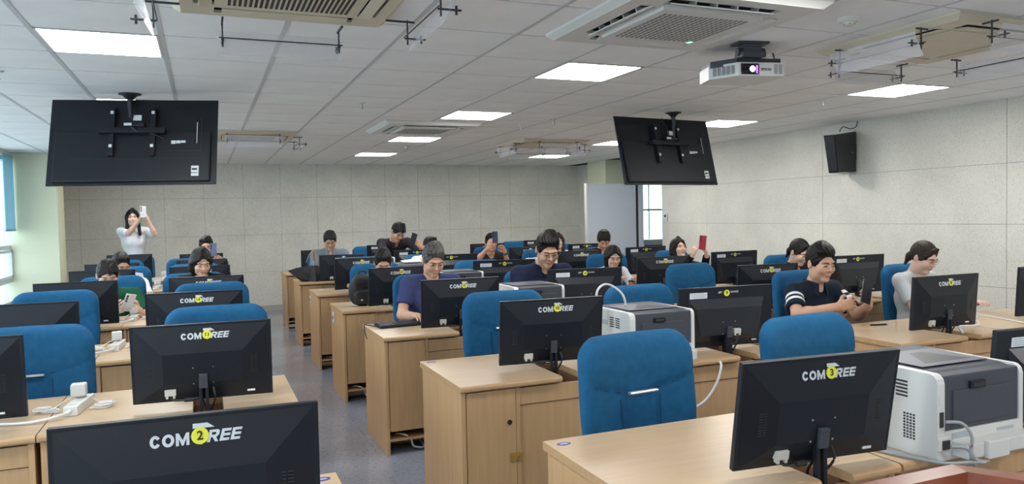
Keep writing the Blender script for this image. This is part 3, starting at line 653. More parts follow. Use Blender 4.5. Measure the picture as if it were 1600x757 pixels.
def monitor_label(c, r):
    k_ = kinds[c]
    rr = ORD[r] if c not in ('LL', 'R1', 'R2') else ORD[r-1]
    sp = {('LR',0): 'largest black monitor at bottom left, its yellow sticker reading 2', ('M1',0): 'large tilted black monitor touching the front printer, sticker reading 3',
      ('LR',1): 'black monitor with a sticker reading 11, above the bottom left monitor', ('M1',1): 'black monitor with sticker reading 10 on the desk with the taped door',
      ('M2',1): 'black monitor with white asset label right of the second printer', ('LR',2): 'black monitor with a sticker reading 14 between two left block chairs'}
    if (c, r) in sp: return sp[(c, r)]
    return {'plain': 'unmarked black monitor, %s from the front, %s', 'com': 'silver-lettered black monitor, %s from the front, %s', 'my': 'black monitor with asset label, %s from the front, %s'}[k_] % (rr, CN[c])
for (c, r), (x, y, zt, deg, lean) in MON.items():
    k_ = kinds[c]; H = .315 if k_ != 'my' else .325
    zb = zt-H*math.cos(lean)
    if k_ not in proto: proto[k_] = make_monitor(k_); o = proto[k_]
    else: o = dup(proto[k_])
    o.location = (x, y, zb-.165); o.rotation_euler = (0, 0, math.radians(deg)); o['label'] = monitor_label(c, r); o['group'] = 'monitors on the desks'
    p = child(o, 'rear_cover'); p.rotation_euler = (lean, 0, 0)
    st = child(p, 'number_sticker')
    if st:
        n_ = NUM[(c, r)]
        if (k_, n_) not in num_me:
            m = MB(); zc, yc, sl, xx = (.315-.044, -.0145-.025*.042/.115-.0037, -math.atan2(.025, .115), .019) if k_ == 'com' else (.325-.034, -.0184, 0, 0)
            put_text(m, str(n_), .026 if n_ < 10 else .021, xx, zc, yc, sl, bold=.0006); num_me[(k_, n_)] = m.mesh('sticker_digits', INK)
        digits.append((num_me[(k_, n_)], p))
for me_, p in digits: link('sticker_digits', me_, p)

# ------------------------------------------------------------------ chairs
def make_chair():
    t = thing('office_chair', '', 'chair')
    W, Z0, Z1 = .52, .46, 1.05; n, mrows = 34, 40
    def surf(sign):
        V = []
        for j in range(mrows+1):
            for i in range(n+1):
                u = -1+2*i/n; v = -1+2*j/mrows
                V.append((u, v))
        return V
    vs = []; fs = []
    def pos(u, v, side):
        # rounded-rectangle outline, softly domed, seams pressed in on the front
        z = (Z0+Z1)/2+v*(Z1-Z0)/2
        wv = W/2*(1-.10*max(0, -v)-.02*max(0, v)); 
        x = u*wv
        rr = .16                                    # corner rounding
        au, av = abs(u)*wv, abs(v)*(Z1-Z0)/2; cx, cz = wv-rr*.55, (Z1-Z0)/2-rr*.55
        if au > cx and av > cz:
            dx_, dz_ = au-cx, av-cz; L_ = max(dx_, dz_)/max(1e-6, math.hypot(dx_, dz_)); 
            x = math.copysign(cx+dx_*L_, u); z = (Z0+Z1)/2+math.copysign(cz+dz_*L_, v)
        e = min((1-abs(u))*wv, (1-abs(v))*(Z1-Z0)/2)
        th = .040*math.sqrt(max(0, 1-(1-min(1, e/.045))**2))
        curve = .035*(x/.25)**2                      # hugs the sitter: edges come forward
        lean = .055*(z-Z0)/(Z1-Z0)
        y = lean-curve
        if side < 0:
            g = 0
            zs = .835+.0*abs(x)+.06*(x/.25)**2
            g += .010*math.exp(-((z-zs)/.006)**2)
            if z < zs: g += .007*(math.exp(-((x+.075)/.005)**2)+math.exp(-((x-.075)/.005)**2))
            bulge = .012*math.exp(-((z-.94)/.07)**2)
            y = y-th-bulge*min(1, e/.05)+g*min(1, e/.02)
        else: y = y+th*.8
        return (x, y, z)
    for side in (-1, 1):
        for j in range(mrows+1):
            for i in range(n+1): vs.append(pos(-1+2*i/n, -1+2*j/mrows, side))
    N1 = (n+1)*(mrows+1)
    for s_ in (0, 1):
        for j in range(mrows):
            for i in range(n): a = s_*N1+j*(n+1)+i; fs.append((a, a+1, a+n+2, a+n+1))
    m = MB(); m.add(vs, fs)
    me = m.mesh('backrest', BLUE); bm = bmesh.new(); bm.from_mesh(me); bmesh.ops.remove_doubles(bm, verts=bm.verts, dist=.0004); bmesh.ops.recalc_face_normals(bm, faces=bm.faces); bm.to_mesh(me); bm.free()
    me.polygons.foreach_set('use_smooth', [True]*len(me.polygons)); b = link('backrest', me, t)
    def onf(x, z):
        v = (z-(Z0+Z1)/2)*2/(Z1-Z0); wv = W/2*(1-.10*max(0, -v)-.02*max(0, v)); p_ = pos(max(-.99, min(.99, x/wv)), v, -1); return (p_[0], p_[1]-.0015, p_[2])
    m = MB(); m.tube([onf(x/100, .835+.06*(x/25)**2) for x in range(-24, 25, 2)], .0016, n=4, sub=1)
    for sx in (-.078, .078): m.tube([onf(sx*(1+.15*(z-50)/33), z/100) for z in range(50, 84, 2)], .0014, n=4, sub=1)
    m.build('stitched_seam', SEAM, b)
    MB().cyl((-.062, -.034, .840), (.062, -.034, .840), .0045, n=10).box(-.062, .062, -.036, -.018, .836, .844).build('trim_bar', SILVER, b, True)
    MB().box(-.24, .24, -.50, -.02, .40, .47, 0, .03).build('seat_cushion', BLUE, t, True)
    MB().box(-.03, .03, .02, .045, .36, .62, 0, .005).box(-.03, .03, -.25, .045, .36, .385, 0, .005).build('back_support', BLACK, t)
    MB().box(-.10, .10, -.36, -.14, .375, .40, 0, .006).cyl((0, -.25, .09), (0, -.25, .38), .025).build('gas_lift', CHARC, t, True)
    for q in range(5):
        a = q*2*PI/5+.3; ca, sa = math.cos(a), math.sin(a)
        lg = MB(); lg.cyl((0, -.25, .10), (.27*ca, -.25+.27*sa, .07), .022, .014, n=8); lg = lg.build('base_arm', BLACKG, t, True)
        MB().cyl((.27*ca-.02*sa, -.25+.27*sa+.02*ca, .026), (.27*ca+.02*sa, -.25+.27*sa-.02*ca, .026), .026, n=12).build('caster', BLACKG, lg, True)
    for sx in (-1, 1):
        MB().box(sx*.265-.022, sx*.265+.022, -.36, -.12, .595, .62, 0, .008).box(sx*.265-.012, sx*.265+.012, -.26, -.22, .40, .60, 0, .004).box(min(sx*.2, sx*.275), max(sx*.2, sx*.275), -.26, -.22, .385, .41).build('armrest', BLACK, t)
    return t
CH = make_chair(); used = False; CHO = {}
CHX = {'LL': -.87, 'LR': .02, 'M1': 1.60, 'M2': 2.55, 'R1': 4.02, 'R2': 4.95}
CHAIRS = {('M1',0): (1.47, 2.37, 5), ('M2',0): (2.33, 2.41, 3),
 ('LL',1): (-.73, 3.84, -3), ('LR',1): (.05, 4.25, 0), ('M1',1): (1.62, 4.08, -2), ('M2',1): (2.47, 3.95, 4), ('R1',1): (4.02, 4.18, -4), ('R2',1): (5.05, 4.22, -3),
 ('LL',2): (-.94, 5.82, 3), ('LR',2): (.04, 5.88, 2), ('M1',2): (1.60, 5.72, 4), ('M2',2): (2.55, 5.72, 0), ('R1',2): (3.84, 5.32, 3), ('R2',2): (5.2, 5.82, 0),
 ('LL',3): (-.72, 7.25, 0), ('LR',3): (-.06, 7.22, 3), ('M1',3): (1.56, 7.25, 0), ('M2',3): (2.55, 7.10, -3), ('R1',3): (4.02, 7.20, 2), ('R2',3): (5.0, 7.32, 0),
 ('LL',4): (-.78, 8.62, 0), ('LR',4): (-.1, 8.65, 0), ('M1',4): (1.62, 8.62, 0), ('M2',4): (2.5, 8.70, 0), ('R1',4): (4.0, 8.62, 0), ('R2',4): (4.80, 8.72, 0),
 ('LL',5): (-.94, 10.1, 0), ('LR',5): (-.06, 10.05, 0), ('M1',5): (1.50, 10.0, 0), ('M2',5): (2.6, 10.2, 0), ('R1',5): (3.75, 10.02, 0), ('R2',5): (4.8, 10.1, 0),
 ('LL',6): (-.90, 11.45, 0), ('M2',6): (2.4, 11.8, 0), ('R2',6): (4.88, 11.7, 0)}
OCC = {('M1',2): 'the man in purple-blue', ('M2',2): 'the man in navy', ('R1',1): 'the man in the striped polo shirt', ('R2',1): 'the woman in grey with thin glasses', ('R1',3): 'the woman in white with glasses', ('R2',4): 'the man in black looking down', ('LL',3): 'the person in green'}
for (c, r), (x, y, dg) in CHAIRS.items():
    if used: o = dup(CH)
    else: o = CH; used = True
    o.location = (x, y, 0); o.rotation_euler = (0, 0, math.radians(dg))
    CHO[(c, r)] = o
    rr = ORD[r] if c not in ('LL', 'R1', 'R2') else ORD[r-1]
    o['label'] = ('blue office chair holding '+OCC[(c, r)]) if (c, r) in OCC else 'blue fabric office chair, %s from the front, %s' % (rr, CN[c])
    o['group'] = 'blue office chairs'

# ------------------------------------------------------------------ printers
def make_printer():
    t = thing('printer', '', 'printer')
    W, D, H = .375, .40, .255
    m = MB()
    m.prism([(0, .0), (D, 0), (D, H-.025), (D-.008, H-.008), (D-.025, H), (.025, H), (.014, H-.003), (.004, H-.013), (0, H-.028)], 'x', 0, .030)
    m.prism([(0, .0), (D, 0), (D, H-.025), (D-.008, H-.008), (D-.025, H), (.025, H), (.014, H-.003), (.004, H-.013), (0, H-.028)], 'x', W-.018, W)
    m.box(.03, W-.018, 0, .03, 0, .085).box(.03, W-.018, D-.03, D, 0, H-.02).box(.03, W-.018, .02, D-.02, 0, .02)
    m.build('housing', WHITEP, t)
    MB().box(.030, W-.018, .004, .06, .085, H-.006, 0, .004).build('rear_panel', DGREY, t)
    d = MB().box(.065, W-.06, -.001, .012, .10, H-.052, 0, .003).build('rear_door', DGREY, t)
    MB().box(.135, .20, -.006, .006, H-.052, H-.030, 0, .002).box(.143, .192, -.008, .0, H-.046, H-.036, 1).build('door_latch', [BLACKG, SLOT], d)
    m = MB(); m.prism([(.02, H-.012), (D-.03, H-.012), (D-.03, H+.004), (.06, H-.002)], 'x', .028, W-.016); m.build('top_cover', DGREY, t)
    MB().box(.05, W-.035, .09, .30, H+.003, H+.0045).build('output_tray', mat('tray_grey', (.11, .12, .145), .4), t)
    MB().add([(.10, .12, H+.0048), (.30, .12, H+.0048), (.26, .26, H+.0048), (.20, .26, H+.0048)], [(0, 1, 2, 3)]).build('paper_stop', CHARC, t)
    m = MB()
    for gx in range(2):
        for q in range(5): m.box(-.0008, .001, .10+gx*.055, .142+gx*.055, H-.085+q*.011, H-.079+q*.011)
    for a in range(4):
        for b in range(9): m.box(-.0008, .001, .075+a*.011, .082+a*.011, .045+b*.009, .051+b*.009)
    m.build('vent_slot', SLOT, t)
    MB().box(.008, .024, -.002, .002, .10, .145).box(.006, .026, -.002, .002, .165, .195, 1).build('port', [SLOT, WHITEP], t)
    MB().box(.0, .05, -.006, .002, .03, .07, 0, .003).box(.012, .04, -.010, -.004, .036, .062, 1).build('power_inlet', [WHITEP, SLOT], t)
    MB().box(.06, W-.02, -.05, .0, .012, .055, 0, .004).box(.13, .22, -.065, -.048, .008, .06, 0, .004).build('paper_tray', WHITEP, t)
    for q in ((.06, .135, -.0012, .0, .060, .078), (.255, .33, -.0012, 0, .06, .07), (-.0012, 0, .22, .34, H-.080, H-.055)): MB().box(*q).build('rating_label', LABELG, t)
    return t
PR = make_printer()
PL = [(1.96, 1.53, 0, 'large white and charcoal printer at bottom right beside the monitor numbered 3'), (1.90, 3.13, 0, 'white and charcoal printer between the monitors numbered 10 and 9'), (1.93, 4.66, 0, 'printer between the purple-blue shirted man and the navy shirted man'),
 (1.90, 6.20, 0, 'printer seen just above the monitor top right of the purple-blue shirted man'), (1.83, 7.62, 2, 'printer with white lid behind the man peeking over his monitor'), (1.80, 9.10, 0, 'far printer showing as a white corner right of the grey-shirted man')]
for i, (x, y, a, lb) in enumerate(PL):
    o = PR if i == 0 else dup(PR)
    o.location = (x, y, .75); o.rotation_euler = (0, 0, math.radians(a)); o['label'] = lb; o['group'] = 'printers between the monitors'
g = 'cables at the front printer'
tag(MB().tube([(1.975, 1.515, .87), (2.01, 1.49, .868), (2.03, 1.475, .83), (2.03, 1.48, .77), (2.05, 1.49, .755), (2.10, 1.50, .70)], .005).build('cable', CABLEG, None, True), 'grey network cable looping out of the front printer', 'cable', g)
tag(MB().tube([(1.985, 1.505, .80), (2.02, 1.485, .795), (2.045, 1.47, .76), (2.06, 1.46, .757), (2.05, 1.50, .755)], .006).build('cable', CABLEG, None, True), 'thick grey power cable plugged low into the front printer', 'cable', g)
tag(MB().tube([(1.83, 1.83, .757), (1.87, 1.72, .756), (1.905, 1.60, .757), (1.95, 1.50, .758), (2.03, 1.47, .757), (2.06, 1.56, .70)], .005).tube([(1.86, 1.86, .757), (1.89, 1.73, .757), (1.925, 1.60, .757), (1.965, 1.49, .757), (2.08, 1.46, .757)], .004, mi=0).build('cable', CABLEG, None, True), 'pair of pale cables lying along the base of the front printer', 'cable', g)
tag(MB().tube([(1.87, 3.32, .76), (1.85, 3.35, .95), (1.865, 3.40, 1.08), (1.92, 3.42, 1.125), (1.98, 3.42, 1.11), (2.03, 3.40, 1.05), (2.06, 3.42, .90)], .006).build('cable', CABLEW, None, True), 'white cable arching up behind the monitor numbered 10', 'cable')

# ------------------------------------------------------------------ power strips and chargers on the left block and right wall desks
def make_strip():
    t = thing('power_strip', '', 'power strip')
    MB().box(-.026, .026, -.115, .115, 0, .038, 0, .004).build('strip_body', WHITEP, t)
    m = MB()
    for q in (-.075, -.025): m.lathe([(.017, .0385), (.017, .0388)], (0, q, 0), 14)
    m.build('socket', OFFW, t); MB().tube([(0, -.11, .022), (-.015, -.16, .018), (-.12, -.20, .008), (-.30, -.17, .008), (-.46, -.14, .008)], .0055).build('lead', CABLEW, t, True)
    return t
def make_adapter():
    t = thing('power_adapter', '', 'adapter')
    MB().box(-.028, .028, -.028, .028, .006, .056, 0, .008).build('adapter_body', WHITEP, t, True); MB().cyl((0, 0, 0), (0, 0, .008), .014).build('plug', OFFW, t, True)
    return t
def make_coil(seed):
    rnd = random.Random(seed); t = thing('charging_cable', '', 'cable'); m = MB()
    for sx in (-1, 1):
        for q in range(3):
            cx = sx*(.09+.01*q); pts = []
            for a in range(9):
                an = a*.8+rnd.random(); pts.append((cx+.035*math.cos(an)+rnd.uniform(-.008, .008), -.02+.022*math.sin(an)+rnd.uniform(-.008, .008), .005+.006*q))
            m.tube(pts, .0028, n=5, sub=4)
        m.tube([(0, .05, .05), (sx*.04, .07, .03), (sx*.08, .06, .006), (sx*.09, .0, .006)], .0028, n=5)
    m.build('wire', CABLEW, t, True); 
    for sx in (-1, 1): MB().box(sx*.11-.03, sx*.11+.02, -.01, .02, .004, .022, 0, .004).build('charger_head', WHITEP, t)
    return t
ST, AD, CO = make_strip(), make_adapter(), make_coil(3)
SP = [(-.49, 3.45, 1), (-.50, 5.02, 2), (-.52, 6.45, 3), (-.50, 7.85, 4), (-.5, 9.3, 5), (-.5, 10.85, 6)]
for i, (x, y, r) in enumerate(SP):
    wh = 'on the %s desk row of the left block' % ORD[r]
    o = ST if i == 0 else dup(ST); o.location = (x, y, .75); o.rotation_euler = (0, 0, math.radians(-8+4*(i % 3))); o['label'] = 'white power strip '+wh; o['group'] = 'power strips on the left block'
    a = AD if i == 0 else dup(AD); a.location = (x-.006, y+.05, .79); a.rotation_euler = (0, 0, .1*i); a['label'] = 'white cube adapter plugged into the strip '+wh; a['group'] = 'adapters on the left block'
    c_ = CO if i == 0 else dup(CO); c_.location = (x-.01, y, .75); c_.rotation_euler = (0, 0, .12*(i % 2)); c_['label'] = 'tangled white charging wires '+wh; c_['group'] = 'charging wires on the left block'
o = dup(ST, (4.60, 3.42, .75), math.radians(80), 'white power strip behind the front monitor of the right block', 'power strips on the right block')
o = dup(AD, (4.62, 3.40, .79), .2, 'white adapter plugged in behind the front monitor of the right block', 'adapters on the right block')
t = thing('white_box', 'white box lying behind the adapter on the front right desk', 'box', (4.66, 3.46, .75), .1)
MB().box(-.16, .14, .0, .12, 0, .045, 0, .004).build('carton', PAPER, t); MB().box(-.16, .14, .0, .12, .045, .047).build('lid', WHITEP, t)
tag(MB().tube([(4.08, 3.02, .757), (4.14, 3.09, .775), (4.25, 3.12, .77), (4.4, 3.16, .757), (4.52, 3.25, .757), (4.56, 3.36, .765), (4.5, 3.42, .77)], .007).build('cable', CABLEW, None, True), 'thick white cable curling over the front right desk', 'cable')
t = thing('pen', 'dark ballpoint pen lying on the right block desk', 'pen', (3.925, 3.48, .756), math.radians(-14)); t.location = (3.93, 3.47, .756)
MB().cyl((-.065, 0, 0), (.045, 0, 0), .005, n=10).build('barrel', BLACKG, t, True); MB().cyl((.045, 0, 0), (.062, 0, 0), .005, .001, n=10).build('tip', STEEL, t, True); MB().box(-.063, -.025, -.001, .001, .005, .008).build('clip', STEEL, t)

t = thing('drink_cup', 'small cup of amber drink beside the woman with glasses in white', 'cup', (3.74, 6.12, .75))
MB().lathe([(.024, 0), (.033, .09)], n=16).build('cup_body', mat('amber_tea', (.45, .18, .05), .2), t, True); MB().lathe([(.035, .09), (.034, .10), (.028, .105)], n=16).build('cup_lid', BLACKG, t, True)
# keyboard and mouse near the aisle
t = thing('keyboard', 'dark keyboard near the corner of the desk before the purple-blue shirted man', 'keyboard', (1.24, 5.06, .75), math.radians(4))
MB().prism([(-.075, 0), (.075, 0), (.075, .02), (-.075, .010)], 'x', -.17, .17).build('keyboard_base', BLACK, t)
m = MB()
for a in range(14):
    for b in range(5): m.box(-.16+a*.023, -.141+a*.023, -.062+b*.026, -.041+b*.026, .012+b*.0018, .020+b*.0018)
m.build('keys', DGREY, t, kind='stuff')
t = thing('mouse', 'black computer mouse beside the dark keyboard', 'mouse', (1.42, 5.16, .75), .3)
m = MB(); m.lathe([(.002, .0), (.03, .002), (.032, .012), (.026, .026), (.012, .034), (.002, .036)], n=16); m.x = Matrix.Identity(4); o = m.build('mouse_shell', BLACKG, t, True); o.scale = (1, 1.55, 1); MB().cyl((-.003, -.03, .032), (.003, -.03, .032), .008, n=10).build('scroll_wheel', DGREY, t)
tag(MB().tube([(1.06, 5.10, .753), (1.03, 5.18, .753), (1.012, 5.20, .755), (1.004, 5.16, .74), (1.003, 5.12, .70), (1.0, 5.06, .68)], .0035).build('cable', CABLEK, None, True), 'thin dark keyboard cable hanging over the desk edge', 'cable')
# backpack
t = thing('backpack', 'small black backpack on the desk by the fourth aisle monitor', 'backpack', (1.24, 6.42, .75), .15)
def blob(W, D, H, n=20, mrow=14, px=3.0, pz=3.0, dent=None, seed=0):
    rnd = random.Random(seed); V = []; F = []
    ph = [rnd.uniform(0, 6) for _ in range(6)]
    for j in range(mrow+1):
        v = -PI/2+PI*j/mrow
        cz = math.copysign(abs(math.sin(v))**(2/pz), math.sin(v)); cr = abs(math.cos(v))**(2/pz)
        for i in range(n):
            a = 2*PI*i/n; ca = math.copysign(abs(math.cos(a))**(2/px), math.cos(a)); sa = math.copysign(abs(math.sin(a))**(2/px), math.sin(a))
            k_ = 1+.03*math.sin(5*a+ph[0]+3*v)+.02*math.sin(9*v+ph[1]+2*a)
            x, y, z = W/2*ca*cr*k_, D/2*sa*cr*k_, H/2+H/2*cz
            if dent: x, y, z = dent(x, y, z)
            V.append((x, y, z))
    for j in range(mrow):
        for i in range(n): F.append((j*n+i, j*n+(i+1) % n, (j+1)*n+(i+1) % n, (j+1)*n+i))
    return V, F
BAG = mat('black_nylon', (.014, .015, .017), .65, bump=.4, bscale=120)
m = MB(); m.add(*blob(.23, .13, .27, dent=lambda x, y, z: (x*(1-.35*max(0, z-.16)/.11), y, z)), 0); m.build('bag_body', BAG, t, True)
m = MB(); m.x = Matrix.Translation((0, -.055, .01)); m.add(*blob(.19, .06, .13, seed=2)); m.build('front_pocket', BAG, t, True)
m = MB(); m.x = Matrix.Translation((.0, -.03, .15)); m.add(*blob(.18, .09, .11, seed=4)); m.build('top_flap', BAG, t, True)
MB().tube([(-.03, .0, .265), (-.02, .0, .29), (.03, .0, .29), (.035, 0, .262)], .006).tube([(.06, .03, .22), (.12, .05, .15), (.14, .04, .05), (.13, .02, .01)], .010).tube([(.07, -.02, .2), (.14, -.02, .10), (.18, 0, .012)], .009).build('strap', BAG, t, True)
MB().lathe([(.008, 0), (.007, -.002)], (-.035, -.088, .055), 12, axis='y').build('badge', LABEL, t)
t = MB().add([(0, 0, 0), (.16, .02, 0), (.15, .17, .002), (-.01, .15, .001), (.02, .0, .004), (.19, .05, .010), (.16, .19, .004), (.0, .16, .003)], [(0, 1, 2, 3), (4, 5, 6, 7)]).build('loose_papers', PAPER); t.location = (1.36, 6.25, .7515)
m = t.modifiers.new('s', 'SOLIDIFY'); m.thickness = .001
tag(t, 'loose white papers on the desk right of the backpack', 'papers')
# umbrella
t = thing('umbrella', 'folded black umbrella with a wooden handle lying on the aisle desk', 'umbrella', (1.24, 9.30, .755), 0)
m = MB(); vs = [(0, .0, .20)]; n = 8
prof = [(.03, .19, .02), (.16, .13, .03), (.30, .10, .045)]
vs = []; fs = []; K = 16
for j in range(4):
    for i in range(K):
        a = PI*2*i/K; rib = i % 2 == 0; z = [.17, .15, .09, .0][j]; r = [.018, .10, .21, .31][j]*(1 if rib else [1, .8, .66, .56][j])
        lift = .13*max(0, -math.cos(a))**2*(j/3)**2 if rib else 0
        vs.append((-.02+r*math.cos(a), .5*r*math.sin(a), max(.001, z+lift+(.012 if rib else -.01)*(j < 3))))
for j in range(3):
    for i in range(K): fs.append((j*K+i, j*K+(i+1) % K, (j+1)*K+(i+1) % K, (j+1)*K+i))
fs.append(tuple(range(K-1, -1, -1))); fs.append(tuple(range(3*K, 4*K)))
m.add(vs, fs); m.build('canopy', BAG, t)
MB().cyl((-.02, 0, .12), (-.02, 0, .26), .010, n=10).build('shaft', STEEL, t, True)
MB().cyl((-.02, 0, .24), (-.018, 0, .36), .014, .016, n=10).build('handle', mat('amber_wood', (.35, .15, .05), .4), t, True)
MB().tube([(-.02, -.015, .36), (-.06, -.01, .33), (-.09, 0, .28), (-.11, 0, .22)], .003).build('wrist_strap', CREAMD, t, True)
tag(MB().box(0, .05, 0, .03, 0, .002).build('note_slip', PAPER, None, loc=(1.09, 7.98, .7505)), 'small white slip on the fifth middle aisle desk', 'paper')
# folded papers in front of M1 row 4/5 and cup
tag(MB().add([(0, 0, 0), (.22, .03, 0), (.20, .18, .03), (-.01, .16, .01)], [(0, 1, 2, 3)]).build('paper_sheet', PAPER, None, loc=(1.95, 7.75, 1.02)), 'white sheet lying on the printer lid before the standing man', 'paper')
#PEOPLE#
# ------------------------------------------------------------------ people
SKIN = mat('skin', (.60, .355, .245), .55, var=.06, scale=14, spec=.35)
SKINL = mat('skin_fair', (.70, .46, .355), .55, var=.05, scale=14, spec=.35)
LIP = mat('lips', (.48, .22, .165), .5); EYEW = mat('eye_white', (.62, .6, .57), .3); EYED = mat('eye_dark', (.02, .012, .008), .15)
def hairm(name, c, c2):
    return mat(name, c, .5, scale=26, stretch=(3, 3, .35), var=.5, c2=c2, bump=.6, bscale=260, spec=.28)
HBLACK = hairm('hair_black', (.010, .0085, .008), (.004, .0035, .0035)); HGREY = hairm('hair_grey', (.13, .125, .12), (.02, .018, .018)); HBROWN = hairm('hair_brown', (.04, .022, .014), (.012, .008, .006))
def cloth(name, c, r=.85): return mat(name, c, r, var=.10, scale=5, bump=.9, bscale=16, spec=.2)
C_WHITE = cloth('white_cotton', (.74, .76, .79)); C_GREEN = cloth('dark_green_cotton', (.01, .085, .045)); C_GREY = cloth('grey_blue_cotton', (.20, .24, .28)); C_CHAR = cloth('charcoal_cotton', (.035, .033, .045))
C_PURP = cloth('purple_blue_cotton', (.045, .058, .155)); C_NAVY = cloth('navy_cotton', (.014, .02, .05)); C_BLK = cloth('black_cotton', (.012, .012, .014)); C_LG = cloth('light_grey_cotton', (.45, .47, .48))
C_TRS = cloth('dark_trousers', (.02, .022, .03)); SHOE = mat('dark_shoe', (.015, .013, .012), .4); WIRE = mat('spectacle_wire', (.25, .2, .17), .3, metal=.7); WATCH = mat('watch_strap', (.02, .018, .018), .5)
def stripem():
    m = cloth('striped_polo', (.012, .02, .035)); nt = m.node_tree; N = nt.nodes; L = nt.links; p = N['Principled BSDF']
    a = N.new('ShaderNodeAttribute'); a.attribute_name = 'stripe'; g = N.new('ShaderNodeMath'); g.operation = 'LESS_THAN'; g.inputs[1].default_value = 0
    L.new(a.outputs['Fac'], g.inputs[0]); x = N.new('ShaderNodeMix'); x.data_type = 'RGBA'; x.inputs[6].default_value = (.012, .02, .035, 1); x.inputs[7].default_value = (.78, .8, .82, 1)
    L.new(g.outputs[0], x.inputs[0]); L.new(x.outputs[2], p.inputs['Base Color']); return m
C_STR = stripem()

A3 = lambda v: np.array(v, dtype=np.float32)
class Field:
    def __init__(s, lo, hi, h):
        s.lo = A3(lo); s.h = h; s.n = np.maximum(4, np.ceil((A3(hi)-s.lo)/h).astype(int)+1); s.d = np.full(s.n, .08, np.float32)
    def win(s, lo, hi):
        a = np.clip(np.floor((A3(lo)-s.lo)/s.h).astype(int), 0, s.n-1); b = np.clip(np.ceil((A3(hi)-s.lo)/s.h).astype(int)+1, 1, s.n)
        sl = tuple(slice(i, j) for i, j in zip(a, b)); ax = [s.lo[k]+s.h*np.arange(a[k], b[k], dtype=np.float32) for k in range(3)]
        return sl, ax[0][:, None, None], ax[1][None, :, None], ax[2][None, None, :]
    def put(s, prim, k=.02, op='add'):
        fn, lo, hi = prim; mg = .05+k
        if any(b <= a for a, b in zip(np.maximum(A3(lo)-mg, s.lo), np.minimum(A3(hi)+mg, s.lo+s.h*(s.n-1)))): return
        sl, X, Y, Z = s.win(A3(lo)-mg, A3(hi)+mg); v = fn(X, Y, Z); d = s.d[sl]
        if op == 'add':
            h = np.clip(.5+.5*(d-v)/k, 0, 1); s.d[sl] = d*(1-h)+v*h-k*h*(1-h)
        else:
            h = np.clip(.5-.5*(d+v)/k, 0, 1); s.d[sl] = d*(1-h)-v*h+k*h*(1-h)
    def mesh(s):
        d = s.d; n = d.shape; ins = d < 0
        acc = np.zeros((n[0]-1, n[1]-1, n[2]-1, 3), np.float32); cnt = np.zeros((n[0]-1, n[1]-1, n[2]-1), np.float32)
        for ax in range(3):
            o1, o2 = [k for k in range(3) if k != ax]
            a = [slice(None)]*3; b = [slice(None)]*3; a[ax] = slice(0, -1); b[ax] = slice(1, None)
            da, db = d[tuple(a)], d[tuple(b)]; cr = ins[tuple(a)] != ins[tuple(b)]; t = np.where(cr, da/np.where(cr, da-db, 1), 0)
            for i in (0, 1):
                for j in (0, 1):
                    q = [slice(None)]*3; q[o1] = slice(i, n[o1]-1+i); q[o2] = slice(j, n[o2]-1+j); q = tuple(q)
                    c = cr[q]; cnt += c; acc[..., ax] += t[q]*c; acc[..., o1] += i*c; acc[..., o2] += j*c
        m = cnt > 0; idx = -np.ones(cnt.shape, int); idx[m] = np.arange(m.sum()); g = np.argwhere(m)
        V = s.lo+s.h*(g+acc[m]/cnt[m][:, None]); F = []
        for ax in range(3):
            o1, o2 = (ax+1) % 3, (ax+2) % 3
            a = [slice(None)]*3; b = [slice(None)]*3; a[ax] = slice(0, -1); b[ax] = slice(1, None)
            ia, ib = ins[tuple(a)], ins[tuple(b)]; e = np.argwhere(ia != ib); e = e[(e[:, o1] > 0) & (e[:, o2] > 0) & (e[:, o1] < n[o1]-1) & (e[:, o2] < n[o2]-1)]
            if not len(e): continue
            def I(u, v): q = e.copy(); q[:, o1] -= u; q[:, o2] -= v; return idx[q[:, 0], q[:, 1], q[:, 2]]
            qd = np.stack([I(1, 1), I(0, 1), I(0, 0), I(1, 0)], 1); fl = ~ia[e[:, 0], e[:, 1], e[:, 2]]; qd[fl] = qd[fl][:, ::-1]; F.append(qd)
        return V.astype(np.float64), np.concatenate(F) if F else np.zeros((0, 4), int)
def ball(c, r, R=None):
    c = A3(c); r = A3(r if hasattr(r, '__len__') else (r,)*3); mx = float(max(r))
    def fn(X, Y, Z):
        x, y, z = X-c[0], Y-c[1], Z-c[2]
        if R is not None: x, y, z = x*R[0][0]+y*R[1][0]+z*R[2][0], x*R[0][1]+y*R[1][1]+z*R[2][1], x*R[0][2]+y*R[1][2]+z*R[2][2]
        k0 = np.sqrt((x/r[0])**2+(y/r[1])**2+(z/r[2])**2); k1 = np.sqrt((x/r[0]**2)**2+(y/r[1]**2)**2+(z/r[2]**2)**2)+1e-6
        return k0*(k0-1)/k1
    return fn, c-mx, c+mx
def cone(a, b, ra, rb, lat=None, sx=1, cut=None):
    a = A3(a); b = A3(b); ba = b-a; L = None if lat is None else A3(lat); f = 1-1/sx
    if L is not None: ba2 = ba-L*np.dot(ba, L)*f
    else: ba2 = ba
    bb = float(ba2@ba2)+1e-9
    def fn(X, Y, Z):
        x, y, z = X-a[0], Y-a[1], Z-a[2]
        if L is not None: q = (x*L[0]+y*L[1]+z*L[2])*f; x, y, z = x-L[0]*q, y-L[1]*q, z-L[2]*q
        t = np.clip((x*ba2[0]+y*ba2[1]+z*ba2[2])/bb, 0, 1)
        d = np.sqrt((x-ba2[0]*t)**2+(y-ba2[1]*t)**2+(z-ba2[2]*t)**2)-(ra+(rb-ra)*t)
        if cut is not None:                      # flat end at b, as a hem
            u = ba/np.linalg.norm(ba); d = np.maximum(d, (X-b[0])*u[0]+(Y-b[1])*u[1]+(Z-b[2])*u[2])
        return d
    m = max(ra, rb)*sx
    return fn, np.minimum(a, b)-m, np.maximum(a, b)+m
